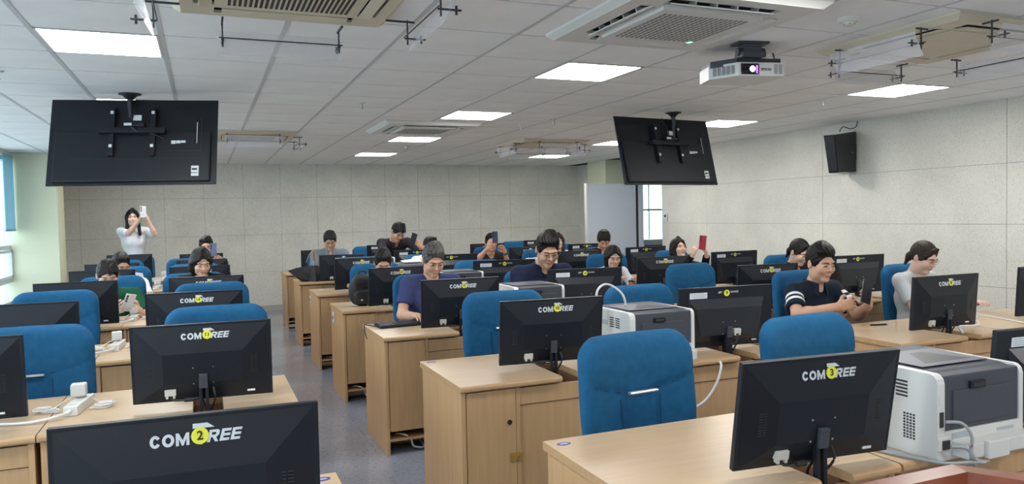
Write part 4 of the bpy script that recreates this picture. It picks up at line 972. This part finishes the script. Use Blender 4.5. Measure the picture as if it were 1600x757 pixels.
def plane(p, nrm, lo, hi):
    p = A3(p); q = A3(nrm)/np.linalg.norm(nrm)
    return (lambda X, Y, Z: (X-p[0])*q[0]+(Y-p[1])*q[1]+(Z-p[2])*q[2]), lo, hi

def head_template(h):
    f = Field((-.11, -.15, -.15), (.11, .13, .15), h)
    f.put(ball((0, .014, .034), (.073, .090, .086)), .01); f.put(ball((0, -.020, -.030), (.058, .066, .082)), .03)
    f.put(ball((0, -.062, -.096), (.024, .020, .018)), .025)
    for s in (-1, 1):
        f.put(ball((s*.043, -.010, -.066), (.018, .03, .026)), .03); f.put(ball((s*.038, -.060, -.026), .024), .025)
        f.put(cone((s*.010, -.084, .027), (s*.043, -.070, .026), .010, .008), .012)
    for s in (-1, 1): f.put(ball((s*.031, -.098, .006), (.019, .017, .013)), .012, 'sub')
    f.put(cone((0, -.082, .016), (0, -.103, -.024), .0065, .0095), .010)
    for s in (-1, 1): f.put(ball((s*.012, -.091, -.028), .008), .006); f.put(ball((s*.031, -.0795, .003), (.0145, .010, .009)), .004)
    f.put(cone((-.017, -.0835, -.054), (.017, -.0835, -.054), .005, .005), .005); f.put(cone((-.014, -.084, -.064), (.014, -.084, -.064), .006, .006), .005)
    f.put(cone((-.022, -.092, -.0590), (.022, -.092, -.0590), .0022, .0022), .003, 'sub')
    for s in (-1, 1): f.put(ball((s*.076, .012, -.002), (.009, .017, .030)), .008); f.put(ball((s*.085, .006, .0), (.006, .008, .015)), .004, 'sub')
    f.put(cone((0, .012, -.05), (0, .022, -.13), .050, .052), .03)
    V, F = f.mesh(); c = V[F].mean(1); mi = np.zeros(len(F), int)
    mi[(np.abs(c[:, 0]) < .020) & (c[:, 2] < -.0515) & (c[:, 2] > -.0665) & (c[:, 1] < -.082)] = 1
    # eyelid line and iris as small insets
    return V, F, mi
def eyes_mesh():
    m = MB()
    for s in (-1, 1):
        m.x = Matrix.Translation((s*.031, -.0805, .003)) @ Matrix.Diagonal((1, .62, .42, 1)); m.lathe([(.001, -.0150), (.008, -.0125), (.0125, -.006), (.0135, 0), (.0125, .006)], n=14, mi=2, axis='y') if 0 else None
        m.x = Matrix.Identity(4); P = []
        for i in range(12): t = 2*PI*i/12; P.append((s*.031+.0115*math.cos(t), -.0905+.004*abs(math.cos(t)), .003+.0040*math.sin(t)))
        m.add(P, [tuple(range(12))], 2); P = []
        for i in range(10): t = 2*PI*i/10; P.append((s*.031+.0045*math.cos(t), -.0912, .003+.0040*math.sin(t)))
        m.add(P, [tuple(range(10))], 3)
        m.tube([(s*.0185, -.0895, .0045), (s*.031, -.0925, .0085), (s*.044, -.087, .0045)], .0011, n=5, mi=3, sub=3)
    return m
def hair_template(style, h):
    lo = {'long': -.36, 'bob': -.16}.get(style, -.14)
    f = Field((-.13, -.14, lo), (.13, .17, .165), h); B = ((-.2, -.2, -.5), (.2, .2, .3))
    rnd = random.Random(5)
    if style == 'bob':
        f.put(ball((0, .014, .034), (.087, .104, .102))); f.put(ball((0, .030, -.045), (.100, .088, .10)), .04)
        f.put(ball((0, -.115, -.035), (.056, .115, .108)), .012, 'sub'); f.put(plane((0, 0, -.128), (0, 0, 1), *B), .01, 'sub') if 0 else None
    elif style == 'long':
        f.put(ball((0, .014, .034), (.085, .102, .100))); f.put(cone((0, .045, .0), (0, .075, -.28), .082, .05, (1, 0, 0), 1.15), .04)
        for s in (-1, 1): f.put(cone((s*.072, -.012, .02), (s*.085, -.03, -.24), .020, .022), .03)
        f.put(ball((0, -.115, -.03), (.058, .110, .102)), .012, 'sub')
    else:
        f.put(ball((0, .014, .036), (.081, .099, .098)))
        hl = .0
        if style == 'tail':
            f.put(ball((0, -.122, -.006), (.064, .100, .076)), .010, 'sub')
            for s in (-1, 1): f.put(cone((s*.02, -.070, .098), (s*.077, -.035, .015), .010, .012), .015)
        elif style == 'bangs':
            f.put(ball((0, -.122, -.016), (.068, .100, .080)), .008, 'sub')
            for i in range(12):
                x = -.062+.0113*i; f.put(cone((x*.6, -.01, .124), (x*1.06, -.100+.45*abs(x), .054+rnd.uniform(-.012, .012)), .017, .004), .010)
        else:
            f.put(ball((-.004, -.124, .0), (.069, .104, .088)), .010, 'sub')
            for i in range(10):
                x = -.055+.0122*i; f.put(cone((x*.4+.01, .02, .124), (x*1.05-.012, -.074+.4*abs(x), .090+rnd.uniform(-.008, .008)), .020, .010), .012)
            f.put(ball((0, .0, .085), (.066, .075, .055)), .03)
        def ear(X, Y, Z):
            g_ = np.where(Y < .012, -.028, -.028-.5*(Y-.012)); g_ = np.maximum(g_, -.072) if style != 'tail' else np.where(Y < .02, -.03, -.05)
            g_ = g_+.047*np.exp(-((Y-.014)/.021)**2); return X*0+(Z-g_)
        f.put(((lambda X, Y, Z: ear(X, Y, Z)), A3(B[0]), A3(B[1])), .006, 'sub')
        if style == 'tail': f.put(ball((0, .105, -.030), (.030, .026, .042)), .012); f.put(cone((0, .11, -.03), (0, .118, -.10), .024, .010), .015)
        X_ = f.lo[0]+f.h*np.arange(f.n[0])[:, None, None]; Y_ = f.lo[1]+f.h*np.arange(f.n[1])[None, :, None]; Z_ = f.lo[2]+f.h*np.arange(f.n[2])[None, None, :]
        f.d = f.d+(.0016*np.sin(np.arctan2(X_, Y_-.05)*22+5*np.sin(Z_*45+X_*30))).astype(np.float32)
    if style in ('bob', 'long'):
        for i in range(10):
            s = -1 if i % 2 else 1; a = .25+.12*i; f.put(cone((s*.008, -.03, .132), (s*(.03+.007*i), -.088+.008*i, .07-.008*i), .008, .010), .012)
        f.put(ball((0, -.118, -.036), (.050, .105, .100)), .008, 'sub')
    return f.mesh()
def brows(m):
    for s in (-1, 1): m.tube([(s*.014, -.0925, .0215), (s*.030, -.0925, .027), (s*.047, -.080, .022)], .0028, n=5, sub=3)
    return m
def hand_template(pose, h=.0042):
    f = Field((-.03, -.075, -.09), (.20, .09, .05), h)
    f.put(cone((-.03, 0, 0), (.012, 0, 0), .024, .024, (0, 1, 0), 1.12), .01)
    f.put(cone((.02, -.018, 0), (.075, -.026, 0), .015, .013), .02); f.put(cone((.02, .014, 0), (.08, .022, 0), .016, .013), .02); f.put(cone((.02, 0, 0), (.082, 0, 0), .015, .013), .02)
    bend = {'hold': (35, 55, 35), 'relax': (20, 25, 18), 'grip': (55, 65, 40)}[pose]
    for i, (y, L_) in enumerate(((.029, .92), (.010, 1.0), (-.010, .95), (-.029, .78))):
        p = np.array((.082-.004*abs(i-1), y, 0.)); a = 0; sp = (1.5-i)*.05
        for L1, bd, r0, r1 in ((.034, bend[0]-3*i, .0088, .0080), (.024, bend[1], .0080, .0073), (.018, bend[2], .0073, .0062)):
            a += math.radians(bd); q = p+L1*L_*np.array((math.cos(a)*math.cos(sp), math.sin(sp)*math.cos(a), -math.sin(a))); f.put(cone(p, q, r0, r1), .004); p = q
    t = {'hold': ((.018, .024, -.006), (.046, .050, -.020), (.066, .052, -.040), (.078, .046, -.056)), 'relax': ((.018, .024, -.004), (.044, .050, -.012), (.070, .058, -.018), (.090, .058, -.022)), 'grip': ((.018, .024, -.006), (.044, .046, -.022), (.062, .040, -.044), (.070, .028, -.056))}[pose]
    for a, b, r0, r1 in zip(t, t[1:], (.013, .0105, .0095), (.0105, .0095, .0075)): f.put(cone(a, b, r0, r1), .010)
    return f.mesh()
TPL = {}
def tpl(key, fn, *a):
    if key not in TPL: TPL[key] = fn(*a)
    return TPL[key]
def npmesh(name, parts, mats, attr=None):
    """parts: (V, F, material index or array)"""
    V = []; F = []; M = []; n = 0
    for v, f, mi in parts:
        V.append(np.asarray(v, float)); F += [tuple(int(i)+n for i in q) for q in f]; M += list(mi) if hasattr(mi, '__len__') else [mi]*len(f); n += len(v)
    V = np.concatenate(V); me = bpy.data.meshes.new(name); me.from_pydata(V.tolist(), [], F)
    for m in mats: me.materials.append(m)
    me.polygons.foreach_set('material_index', [int(i) for i in M]); me.polygons.foreach_set('use_smooth', [True]*len(F))
    if attr is not None: a = me.attributes.new('stripe', 'FLOAT', 'POINT'); a.data.foreach_set('value', attr(V).astype(np.float32))
    return me
def person(label, X, Y, ztop, hyaw=0, hpitch=15, byaw=0, hair='short', hc=None, shirt=None, sleeve=.62, collar=True, glasses=False, fem=False, near=False, stand=False, wr=None, wl=None, er=None, el=None,
           hr=('relax', None, None), hl=('relax', None, None), roll=0, py=None, stripes=False, watch=False, skin=None, sc=1.0, back=0, seat=None):
    hc = hc or HBLACK; shirt = shirt or C_WHITE; skin = skin or (SKINL if fem else SKIN); s = sc*(.93 if fem else 1.0)
    hp = math.radians(hpitch); R = Matrix.Rotation(math.radians(hyaw), 3, 'Z') @ Matrix.Rotation(hp, 3, 'X') @ Matrix.Rotation(math.radians(roll), 3, 'Y')
    hs = 1.0*sc if not fem else .96*sc
    H = Vector((X, Y, ztop-.137*hs)); N = H+Vector((0, .048+.055*math.sin(max(0, hp)), -.143*s+.045*math.sin(max(0, hp)))); N.y += back
    pz = .525 if not stand else .93*s
    L = .47*s if not stand else .50*s; dz = N.z-pz; dy = math.sqrt(max(.0004, L*L-dz*dz)) if dz < L else .02
    if not stand: dy = min(dy, .09)
    P = Vector((N.x, N.y+dy if py is None else py, pz)); by = math.radians(byaw)
    ax = Vector((math.cos(by), math.sin(by), 0)); fw = Vector((math.sin(by), -math.cos(by), 0)); up = (N-P).normalized()
    sw = (.158 if fem else .182)*sc; S = {q: N+ax*q*sw-up*.052+fw*.005 for q in (-1, 1)}
    C = P+(N-P)*.62-fw*.012; B = P+(N-P)*.25
    root = thing('person', label, 'person', (P.x, P.y, 0)); O = P.copy(); O.z = 0
    if seat in CHO: CHO[seat].location = (P.x+({'R1': .10, 'R2': .12, 'LR': -.06}.get(seat[0], 0) if seat != ('LR', 5) else -.20), P.y+.15, 0); CHO[seat].rotation_euler = (0, 0, by)
    W = {-1: wr, 1: wl}; E = {-1: er, 1: el}; HP = {-1: hr, 1: hl}; u, l = .275*s, .245*s
    for q in (-1, 1):
        w_ = Vector(W[q]) if W[q] else (Vector((N.x+q*.13, P.y-.40, .800)) if not stand else S[q]+Vector((q*.05, -.05, -.5)))
        e_ = E[q]
        d = w_-S[q]
        if e_ is None:
            Ld = min(d.length, (u+l)*.985); d = d.normalized()*Ld; w_ = S[q]+d
            a = (u*u-l*l+Ld*Ld)/(2*Ld); hh = math.sqrt(max(1e-5, u*u-a*a)); pole = Vector((q*.55, .15, -1)); pole = (pole-d.normalized()*pole.dot(d.normalized())).normalized()
            e_ = S[q]+d.normalized()*a+pole*hh
        E[q] = Vector(e_); W[q] = w_
    # ---- body
    h = .011 if near else .015
    pts = [H, N, P, S[-1], S[1], E[-1], E[1], W[-1], W[1]]; lo = [min(p[i] for p in pts)-.22 for i in range(3)]; hi = [max(p[i] for p in pts)+.22 for i in range(3)]; lo[2] = P.z-.16; hi[2] = max(max(p.z for p in pts[1:]), N.z+.06)+.10
    f = Field(lo, hi, h); nt = H+R@Vector((0, .020, -.085))*hs
    f.put(cone(N-up*.03, nt, .060*s, .050*s), .02); f.put(cone(P+up*.02, B, .098*s, .092*s, ax, 1.35), .03); f.put(cone(B, C, .092*s, .100*s, ax, 1.38), .03); f.put(cone(S[-1], S[1], .043*s, .043*s), .04); f.put(cone(C, N-up*.07, .095*s, .06*s, ax, 1.35), .03)
    for q in (-1, 1):
        f.put(cone(S[q], E[q], .046*s, .037*s), .03); f.put(cone(E[q], W[q], .038*s, .0265*s), .012); f.put(ball(E[q]+(W[q]-E[q])*.25, (.041*s if not fem else .037*s)), .02)
    V, F = f.mesh(); parts = [(V-np.array(O), F, 0)]
    hv, hf, hm = tpl(('head', near), head_template, .0038 if near else .0058)
    Rn = np.array(R); parts.append((hv@Rn.T*hs+np.array(H-O), hf, hm)); em = eyes_mesh(); parts.append((np.array(em.v)@Rn.T*hs+np.array(H-O), em.f, em.m))
    wrists = {}
    for q in (-1, 1):
        pose, dr, pn = HP[q]; hv, hf = tpl(('hand', pose), hand_template, pose)
        d = Vector(dr).normalized() if dr else (W[q]-E[q]).normalized(); z = -Vector(pn or (0, 0, -1)); z = (z-d*z.dot(d)).normalized(); y = z.cross(d)
        v = hv*(.96*s); 
        if q == 1: v = v*np.array((1, -1, 1)); hf = hf[:, ::-1]
        M = np.array(Matrix((d, y, z))); parts.append((v@M+np.array(W[q]-O), hf, 0)); wrists[q] = (d, z)
    if not stand:
        K = {q: P+ax*q*.10+fw*.40*s+Vector((0, 0, -.0)) for q in (-1, 1)}; A = {q: K[q]+Vector((0, .03, -.43)) for q in (-1, 1)}
    else: K = {q: Vector((P.x, P.y, 0))+ax*q*.10+fw*.02+Vector((0, 0, .50*s)) for q in (-1, 1)}; A = {q: K[q]+Vector((0, .04, -.41)) for q in (-1, 1)}
    for q in (-1, 1): A[q].z = .085
    for q in (-1, 1):
        m = MB(); m.cyl(A[q]-O+Vector((0, 0, .07)), A[q]-O-Vector((0, 0, .03)), .035, .030, n=10); m.build('sock', C_TRS, root, True)
    link('body', npmesh('body', parts, [skin, LIP, EYEW, EYED]), root)
    # ---- trousers and shoes
    g = Field([min(P.x, K[-1].x, A[-1].x)-.2, min(P.y, K[-1].y, A[-1].y)-.15, .05], [max(P.x, K[1].x)+.2, max(P.y, K[1].y, A[1].y)+.18, P.z+.16], .020)
    g.put(cone(P-up*.0, P+up*.05, .112*s, .108*s, ax, 1.45), .03)
    for q in (-1, 1): g.put(cone(P+ax*q*.085-Vector((0, 0, .01)), K[q], .088*s, .066*s), .03); g.put(cone(K[q], A[q], .064*s, .052*s), .02)
    V, F = g.mesh(); link('trousers', npmesh('trousers', [(V-np.array(O), F, 0)], [C_TRS]), root)
    for q in (-1, 1):
        m = MB(); a = A[q]-O; m.x = Matrix.Translation((a.x, a.y, 0)); m.prism([(.07, 0), (.07, .05), (.02, .085), (-.05, .075), (-.13, .045), (-.17, .025), (-.175, 0)], 'x', -.042, .042); m.build('shoe', SHOE, root)
    # ---- shirt
    lo = [min(p[i] for p in (P, S[-1], S[1], E[-1], E[1], W[-1] if sleeve > 1 else P, W[1] if sleeve > 1 else P))-.18 for i in range(3)]; hi = [max(p[i] for p in (P, S[-1], S[1], E[-1], E[1], W[-1] if sleeve > 1 else P, W[1] if sleeve > 1 else P))+.18 for i in range(3)]; lo[2] = min(lo[2], P.z-.1); hi[2] = max(hi[2], N.z+.08)
    f = Field(lo, hi, .0075 if near else .012)
    tf = .90 if fem else 1.0; f.put(cone(P+up*.01, B, .118*s*tf, .108*s*tf, ax, 1.36), .03); f.put(cone(B, C, .108*s*tf, .117*s*tf, ax, 1.38), .03); f.put(cone(C, N-up*.07, .113*s*tf, .066*s*tf, ax, 1.5), .04); f.put(cone(S[-1], S[1], .052*s, .052*s), .04)
    for q in (-1, 1): f.put(cone(N-up*.006, S[q]+up*.006, .046*s, .046*s), .03)
    for q in (-1, 1): f.put(cone(S[q]-up*.03-ax*q*.012, C+ax*q*.060-up*.03, .055*s*tf, .085*s*tf), .04)
    if fem:
        for q in (-1, 1): f.put(ball(C+ax*q*.06+fw*.070, .046), .04)
    for q in (-1, 1):
        if sleeve <= 1: f.put(cone(S[q]-(E[q]-S[q])*.05, S[q]+(E[q]-S[q])*sleeve, .055*s*(.93 if fem else 1), .060*s*(.93 if fem else 1), cut=1), .02)
        else:
            f.put(cone(S[q], E[q], .061*s, .052*s), .02); f.put(cone(E[q], E[q]+(W[q]-E[q])*(sleeve-1), .052*s, .043*s, cut=1), .02)
    rn = random.Random(len(label))
    for i in range(9):                              # cloth folds
        a = C+ax*rn.uniform(-.12, .12)+up*rn.uniform(-.2, .06)+fw*.135; b = a+ax*rn.uniform(-.06, .06)+up*rn.uniform(-.10, .02); f.put(cone(a, b, .008, .004), .02, 'sub')
    f.put(cone(N-up*.035+fw*.005, N+up*.12+fw*.02, .056*s, .070*s), .008, 'sub')
    if collar: f.put(cone(N+fw*.06-up*.0, N+fw*.125-up*.085, .028, .010), .01, 'sub')
    else: f.put(cone(N+fw*.03, N+fw*.08, .05, .035), .01, 'sub')
    V, F = f.mesh(); at = None
    if stripes:
        On = np.array(O)
        def at(v):
            p = v+On; out = np.full(len(p), 1.0)
            for q in (-1, 1):
                a = np.array(S[q]); b = np.array(E[q]); ab = b-a; t = ((p-a)@ab)/(ab@ab); r = np.linalg.norm(p-a-t[:, None]*ab, axis=1)
                arm = r < .085
                s1 = np.minimum(np.abs(t-.30), np.abs(t-.50))-.052; out = np.where(arm & (t > .08), s1, out)
                notarm = ~arm | (t <= .08)
            ch = np.abs((p-np.array(N))@np.array(up)+.165)-.019
            lat = np.abs((p-np.array(N))@np.array(ax)); out = np.where((lat < sw-.02), ch, out); return out
    link('shirt', npmesh('shirt', [(V-np.array(O), F, 0)], [shirt], at), root)
    if collar:
        m = MB(); K_ = 22; vs = []; fs = []
        ux = (N-P).normalized(); ux = (ux*.6+Vector((0, 0, 1))*.4).normalized(); sx_ = ax; fy = sx_.cross(ux)
        for i in range(K_+1):
            th = math.radians(24+312*i/K_); c_, s_ = math.cos(th), math.sin(th); fr = max(0, c_)**2     # th=0 at the front
            for rr, zz in ((.060, -.005), (.058, .032), (.066, .034), (.080+.012*fr, -.004-.040*fr), (.083+.012*fr, -.006-.042*fr), (.068, .041), (.054, .038), (.055, -.005)):
                p = N-O+sx_*rr*s*s_*1.0-fy*(-rr*s*c_)*1.0+ux*(zz-.012-.018*fr)*s-fy*.0; vs.append(p)
        for i in range(K_):
            for k_ in range(8): a = i*8+k_; b = i*8+(k_+1) % 8; fs.append((a, b, b+8, a+8))
        fs += [tuple(range(8)), tuple(range(K_*8+7, K_*8-1, -1))]
        m.add(vs, fs); m.build('collar', shirt if not stripes else C_NAVY, root, True)
    # ---- hair, brows, glasses
    v, q_ = tpl(('hair', hair), hair_template, hair, .0045)
    b = brows(MB()); link('hair', npmesh('hair', [(v@Rn.T*hs+np.array(H-O), q_, 0), (np.array(b.v)@Rn.T*hs+np.array(H-O), b.f, 0)], [hc]), root)
    if glasses:
        m = MB(); r_ = .0013 if near else .0017; 
        for s_ in (-1, 1):
            m.tube([(s_*.032+.022*math.cos(t*PI/6), -.0985+.006*abs(math.cos(t*PI/6))**2, .001+.0165*math.sin(t*PI/6)) for t in range(13)], r_, n=5, sub=1)
            m.tube([(s_*.054, -.092, .006), (s_*.073, -.07, .008), (s_*.079, .0, .008), (s_*.080, .02, -.002)], r_, n=5, sub=2)
        m.tube([(-.010, -.0985, .004), (0, -.101, .007), (.010, -.0985, .004)], r_, n=5, sub=2)
        m.v = [tuple(R@(Vector(q)*hs)+H-O) for q in m.v]; m.build('glasses', WIRE, root, True)
    if watch:
        d, z = wrists[1]; m = MB(); c_ = W[1]-O-d*.03; m.cyl(c_-d*.009, c_+d*.009, .031, n=16); m.cyl(c_+z*.028, c_+z*.036, .016, n=14); m.build('wristwatch', WATCH, root, True)
    return root
def phone(label, loc, rot, c, cams=True):
    t = thing('phone', label, 'phone', loc); t.rotation_euler = [math.radians(a) for a in rot]
    MB().box(-.037, .037, -.004, .004, -.077, .077, 0, .003).build('phone_body', c, t); MB().box(-.034, .034, .004, .0046, -.073, .073).build('display', SCREEN, t)
    m = MB()
    if cams:
        for z in (.058, .036, .014): m.cyl((-.022, -.004, z), (-.022, -.0062, z), .008, n=10)
        m.build('camera_lens', LENSG, t)
    return t
PH_B = mat('phone_dark', (.02, .022, .03), .25); PH_S = mat('phone_silver', (.62, .64, .68), .25, metal=.3); PH_R = mat('phone_red', (.33, .012, .035), .3); PH_L = mat('phone_slate', (.12, .14, .24), .3); PH_N = mat('phone_navy', (.03, .05, .11), .3)
person('standing woman with long black hair photographing, in a white shirt, by the back wall', -.91, 11.62, 1.70, 8, -2, 5, 'long', shirt=C_WHITE, sleeve=.88, fem=True, stand=True, py=11.72,
   wr=(-.80, 11.35, 1.545), wl=(-.705, 11.36, 1.535), er=(-.95, 11.45, 1.36), el=(-.63, 11.45, 1.34), hr=('hold', (.25, -.2, 1), (1, 0, 0)), hl=('hold', (-.25, -.2, 1), (-1, 0, 0)))
phone('light phone held up by the standing woman', (-.755, 11.31, 1.645), (0, 0, 10), PH_S)
person('person in a dark green top with short black hair and glasses, looking at a phone', -.73, 6.82, 1.215, 12, 22, 8, 'bangs', shirt=C_GREEN, sleeve=.7, collar=False, glasses=True, near=True, seat=('LL',3),
   wr=(-.66, 6.52, .815), wl=(-.50, 6.54, .815), hr=('hold', (.6, -.7, .35), (.6, .3, .5)), hl=('hold', (-.5, -.7, .35), (-.6, .3, .5)), skin=SKINL)
phone('pale phone held by the person in green', (-.555, 6.44, .885), (28, 12, 20), PH_S)
person('man in white with receding black hair and glasses behind the person in green', -.77, 8.28, 1.205, 28, 12, 10, 'short', shirt=C_WHITE, sleeve=.7, collar=False, glasses=True, wl=(-.60, 7.98, .85), wr=(-.75, 8.0, .82), seat=('LL',4))
tag(MB().add([(0, 0, 0), (.15, .03, -.04), (.11, .08, .22), (-.04, .05, .25)], [(0, 1, 2, 3)]).build('held_paper', PAPER, None, loc=(-.66, 7.82, .80)), 'white sheet of paper held up by the man in white with glasses', 'paper').modifiers.new('s', 'SOLIDIFY').thickness = .001
person('woman with a black bob looking down, left block near the aisle', -.03, 6.86, 1.285, 14, 22, 0, 'bob', shirt=C_BLK, sleeve=.8, collar=False, fem=True, near=True, seat=('LR',3))
person('person hidden behind a slate phone near the back of the left block', .02, 9.75, 1.315, 0, 0, 0, 'short', shirt=C_CHAR, sleeve=.7, collar=False, wl=(.175, 9.50, .99), el=(.24, 9.62, .78), hl=('hold', (-.45, -.1, .9), (-.3, .95, .1)), fem=False, seat=('LR',5))
phone('slate phone with a tall camera strip, held up behind the woman with the bob', (.095, 9.42, 1.165), (-4, 0, -4), PH_L)
person('man in a grey shirt with round glasses beside the black umbrella', 1.47, 9.62, 1.36, -6, 24, 0, 'bangs', shirt=C_GREY, sleeve=.7, glasses=True, seat=('M1',5))
person('standing man leaning over with a phone, in a charcoal shirt', 2.36, 9.68, 1.445, 12, 34, 8, 'bangs', shirt=C_CHAR, sleeve=.62, glasses=True, stand=True, roll=8, watch=True, back=.06,
   wl=(2.63, 9.52, 1.10), el=(2.76, 9.72, .98), hl=('hold', (-.65, -.1, .7), (-.3, .9, .1)), wr=(2.18, 9.35, .95), sc=1.04)
phone('dark phone held by the leaning man', (2.505, 9.44, 1.215), (-10, 22, 0), PH_B, False)
person('dark haired man peeking over his monitor below the leaning man', 1.55, 6.98, 1.205, -5, 26, 0, 'short', shirt=C_WHITE, sleeve=.7, glasses=True, seat=('M1',3))
person('black haired person in a white top behind the grey haired man', 2.43, 8.42, 1.275, 14, 30, 0, 'bangs', shirt=C_WHITE, sleeve=.8, collar=False, fem=True, seat=('M2',4))
person('grey haired man with glasses in a purple-blue shirt typing', 1.585, 5.42, 1.305, 3, 24, 0, 'short', HGREY, C_PURP, .66, False, True, near=True, wr=(1.36, 5.12, .80), er=(1.33, 5.40, .775), seat=('M1',2))
person('man in black holding up a dark blue phone with a watch on his wrist', 3.66, 9.66, 1.245, -16, -4, 0, 'short', shirt=C_CHAR, sleeve=.55, collar=False, wr=(3.545, 9.42, 1.075), er=(3.44, 9.60, .90), wl=(3.80, 9.50, .995), el=(3.90, 9.66, .82), hr=('hold', (.15, -.1, 1), (.9, .4, 0)), hl=('relax', (-.55, -.1, .8), (-.6, -.6, 0)), watch=True, seat=('R1',5))
phone('dark blue phone held up in front of the face of the man in black', (3.60, 9.34, 1.205), (-6, 0, -12), PH_N)
person('man in a navy shirt with glasses looking down, middle of the room', 2.46, 5.26, 1.372, -8, 26, 0, 'short', shirt=C_NAVY, sleeve=.68, glasses=True, near=True, sc=1.10, back=.04, seat=('M2',2))
person('woman with long dark hair facing forward behind the navy shirted man', 4.76, 9.80, 1.225, -28, -8, 0, 'long', HBROWN, C_LG, .7, False, fem=True, seat=('R2',5))
person('person in white hidden behind the navy shirted man', 3.86, 8.35, 1.20, 0, 35, 0, 'short', shirt=C_WHITE, sleeve=.75, collar=False, seat=('R1',4))
person('man in black with thick bangs looking down near the grey door', 4.74, 8.42, 1.295, -22, 34, -8, 'bangs', shirt=C_BLK, sleeve=.7, sc=1.06, seat=('R2',4))
person('woman with shoulder length black hair and glasses in a white shirt', 3.97, 6.86, 1.165, -14, 16, 0, 'long', shirt=C_WHITE, sleeve=.9, fem=True, glasses=True, near=True, seat=('R1',3))
person('woman with dark bangs holding up a red phone', 4.90, 7.02, 1.21, -2, -16, 10, 'bob', shirt=C_BLK, sleeve=1.9, collar=False, fem=True, wr=(4.93, 6.80, 1.02), er=(4.86, 6.92, .86), wl=(5.10, 6.78, 1.01), el=(5.20, 6.95, .86), hr=('hold', (.2, -.3, 1), (.8, .4, 0)), hl=('hold', (-.35, -.3, 1), (-.8, .4, 0)), seat=('R2',3))
phone('red phone held up by the woman with dark bangs', (4.99, 6.70, 1.155), (-4, 6, -30), PH_R)
person('woman with a ponytail and bangs in black behind the man in the striped polo', 5.16, 5.46, 1.225, 6, 24, 0, 'tail', shirt=C_BLK, sleeve=.8, fem=True, near=True, sc=1.04, seat=('R2',2))
person('man in a dark polo with white stripes looking at his phone', 3.90, 3.93, 1.262, -4, 10, 4, 'short', shirt=C_STR, sleeve=.72, near=True, stripes=True, sc=1.04, seat=('R1',1),
   wr=(3.745, 3.62, .868), er=(3.60, 3.83, .800), wl=(4.00, 3.62, .860), el=(4.12, 3.82, .76), hr=('hold', (.85, -.4, .25), (.1, .9, -.2)), hl=('hold', (-.45, -.5, .7), (-.5, .8, .1)))
phone('dark folding phone case held by the man in the striped polo', (3.875, 3.52, .965), (-12, 20, -8), PH_B, False)
person('woman with a low ponytail and thin glasses in light grey, at right', 4.95, 3.98, 1.245, 8, 22, 0, 'tail', HBROWN, C_LG, .8, False, True, fem=True, near=True, seat=('R2',1))
